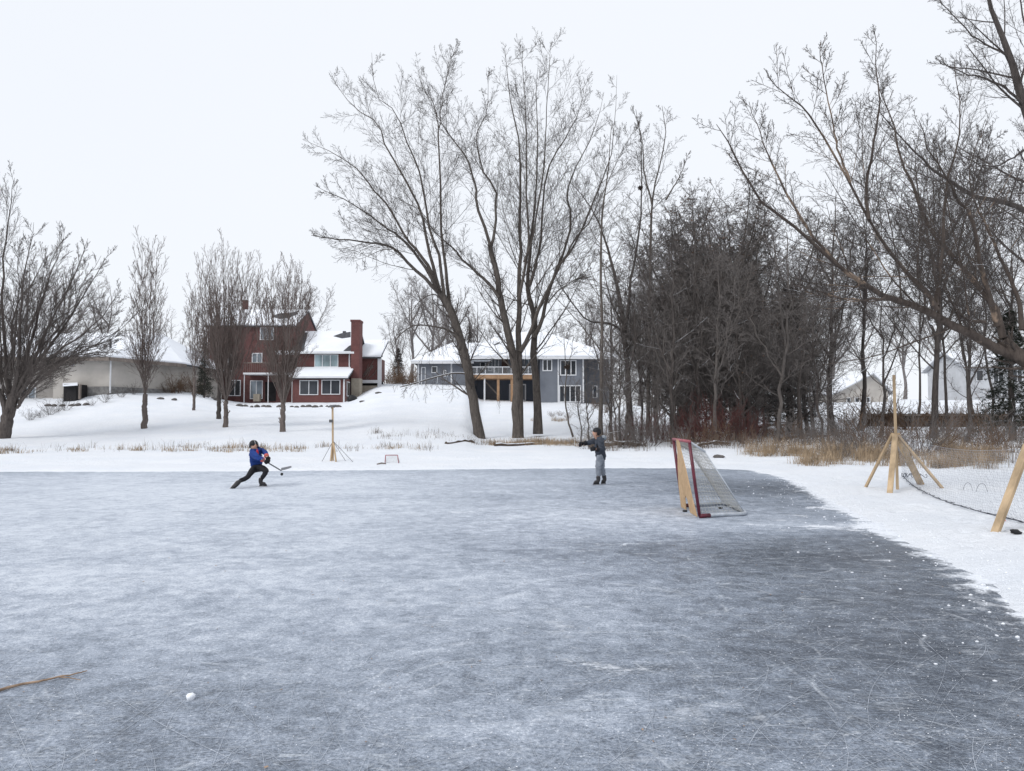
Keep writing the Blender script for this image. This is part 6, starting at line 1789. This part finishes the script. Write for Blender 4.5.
helmet(P1, hc, fw, uv, 'helmet_grey'); face_bits(body, hc, fw, uv)
def glove(parent, w, dirv, nrm_, side, mats_, el):
    b_ = base_of(parent); d_ = unit(dirv)
    g = skin_mesh('glove', [[(k, p, r * 1.32 if np.isscalar(r) else r) for k, p, r in c] for c in hand_chains('g', w, dirv, nrm_, side, r=.018, L=.088, palm=1.05)], mats_[0], parent, b_, 2)
    c0 = w - unit(w - el) * .10
    skin_mesh('cuff', [[(None, c0, .062), (None, lerp(c0, w, .6), .062), (None, w + d_ * .01, .052)]], mats_[1], g, b_, 2)
glove(P1, wrR, unit(gd * .8 + np.array([.2, 0, -.3])), (0, .8, .6), 1, ('black_cloth', 'glove_red'), elR)
glove(P1, wrL, unit(gd * .6 + np.array([.1, 0, -.5])), (0, -.8, -.4), -1, ('black_cloth', 'glove_red'), elL)
skate(P1, anL, heelF, toeF, (0, 0, 1))
tA = anR; 
heelR, toeR = J(236.6, 480.2, -.70), J(230.4, 487.4, -.80)
fdir = unit(toeR - heelR); toeR = heelR + fdir * .25; low = min(0, toeR[2] - .004); heelR[2] -= low; toeR[2] -= low
skate(P1, anR, heelR, toeR, (.75, -.25, -.62))
st1 = J(281.2, 470.6, .15)
st0 = wrL + unit(wrL - (wrR + gd * .08)) * .02
sd_ = unit(st1 - (wrR + gd * .06)); 
stick('hockey_stick', 'dark hockey stick swung out in both gloves of the skater in blue', wrR + gd * .06 - sd_ * .17, st1, st1 + np.array([.20, .12, .05]))

# ---------------------------------------------------------------- skater in grey
D = 17.7
b2 = np.array([J(600, 470)[0], D, 0.0])
P2 = empty('person', Vector(b2), 'skater in a dark grey hooded jacket and grey sweatpants holding one arm straight out', 'person')
hc = J(596.4, 432.3); fw = unit([-.93, -.34, -.06]); uv = unit([-.04, 0, 1.0])
pel = J(601.0, 455.6); chest = J(599.6, 443.2); nk = J(598.4, 437.6)
shF, shN = J(597.8, 440.4, .15), J(600.6, 440.6, -.16)
elF, wrF = J(590.2, 442.0, .22), J(583.6, 443.5, .20)
elN, wrN = J(600.6, 450.0, -.26), J(595.8, 449.2, -.34)
hipN, hipF = J(601.4, 456.8, -.09), J(600.0, 456.8, .09)
knN, anN = J(597.6, 467.0, -.14), J(598.4, 477.6, -.08)
knF, anF = J(601.6, 467.2, .10), J(604.2, 476.8, .14)
hd = head(P2, b2, hc, fw, uv)
dF, dN = unit([-1, -.1, -.12]), unit([-.9, -.35, .1])
hF = hand_chains('wF', wrF, dF, (0, -.5, -.9), 1, curl=.6); hN = hand_chains('wN', wrN, dN, (-.2, .8, -.4), -1)
body = skin_mesh('body', [[('pel', pel, .070), ('waist', lerp(pel, chest, .45), .070), ('chest', chest, .085), ('nb', nk, .06), ('neck', hc - uv * .098 * 1.42, .052)] + hd[0][1:], [('mid', None, 0), hd[1][1]],
     [('chest', None, 0), ('shF', shF, .048), ('elF', elF, .042), ('wF', wrF, .030)], [('chest', None, 0), ('shN', shN, .048), ('elN', elN, .042), ('wN', wrN, .030)],
     [('pel', None, 0), ('hipN', lerp(hipN, knN, .2), .050), ('knN', knN, .042), ('anN', anN, .038)], [('pel', None, 0), ('hipF', lerp(hipF, knF, .2), .050), ('knF', knF, .042), ('anF', anF, .038)]] + hF + hN, 'skin', P2, b2, 2)
skin_mesh('jacket', [[('h', lerp(pel, chest, -.5), (.126, .140)), ('w', lerp(pel, chest, .3), (.120, .135)), ('chest', chest, (.126, .142)), ('nb', lerp(chest, nk, 1.3), .075)],
     [('chest', None, 0), ('shF', shF, .080), ('uF', lerp(shF, elF, .5), .070), ('elF', elF, .060), ('wF', lerp(elF, wrF, .85), .048)],
     [('chest', None, 0), ('shN', shN, .080), ('uN', lerp(shN, elN, .5), .074), ('elN', elN, .066), ('wN', lerp(elN, wrN, .75), .050)]], 'grey_jacket', P2, b2, 2)
skin_mesh('hood', [[(None, nk + np.array([.10, -.11, .02]), .05), (None, nk + np.array([.145, 0, -.01]), .062), (None, nk + np.array([.10, .11, .02]), .05)]], 'grey_hood', P2, b2, 2)
skin_mesh('sweatpants', [[('wst', lerp(pel, chest, .30), (.080, .086)), ('pel', pel - np.array([0, 0, .04]), (.092, .100)), ('tN', lerp(hipN, knN, .40), .084), ('knN', knN, .074), ('cN', lerp(knN, anN, .5), .070), ('anN', lerp(knN, anN, .93), .056)],
     [('pel', None, 0), ('tF', lerp(hipF, knF, .40), .082), ('knF', knF, .072), ('cF', lerp(knF, anF, .5), .068), ('anF', lerp(knF, anF, .93), .056)]], 'grey_sweat', P2, b2, 2)
helmet(P2, hc, fw, uv); face_bits(body, hc, fw, uv)
glove(P2, wrF, dF, (0, -.5, -.9), 1, ('black_cloth', 'black_cloth'), elF); glove(P2, wrN, dN, (-.2, .8, -.4), -1, ('black_cloth', 'black_cloth'), elN)
h_, t_ = J(600.2, 484, -.08), J(592.4, 484, -.16); h_[2] = t_[2] = .002; skate(P2, anN, h_, t_, (0, 0, 1))
h_, t_ = J(606.2, 482.6, .16), J(600.6, 482.6, .02); h_[2] = t_[2] = .002; skate(P2, anF, h_, t_, (0, 0, 1))
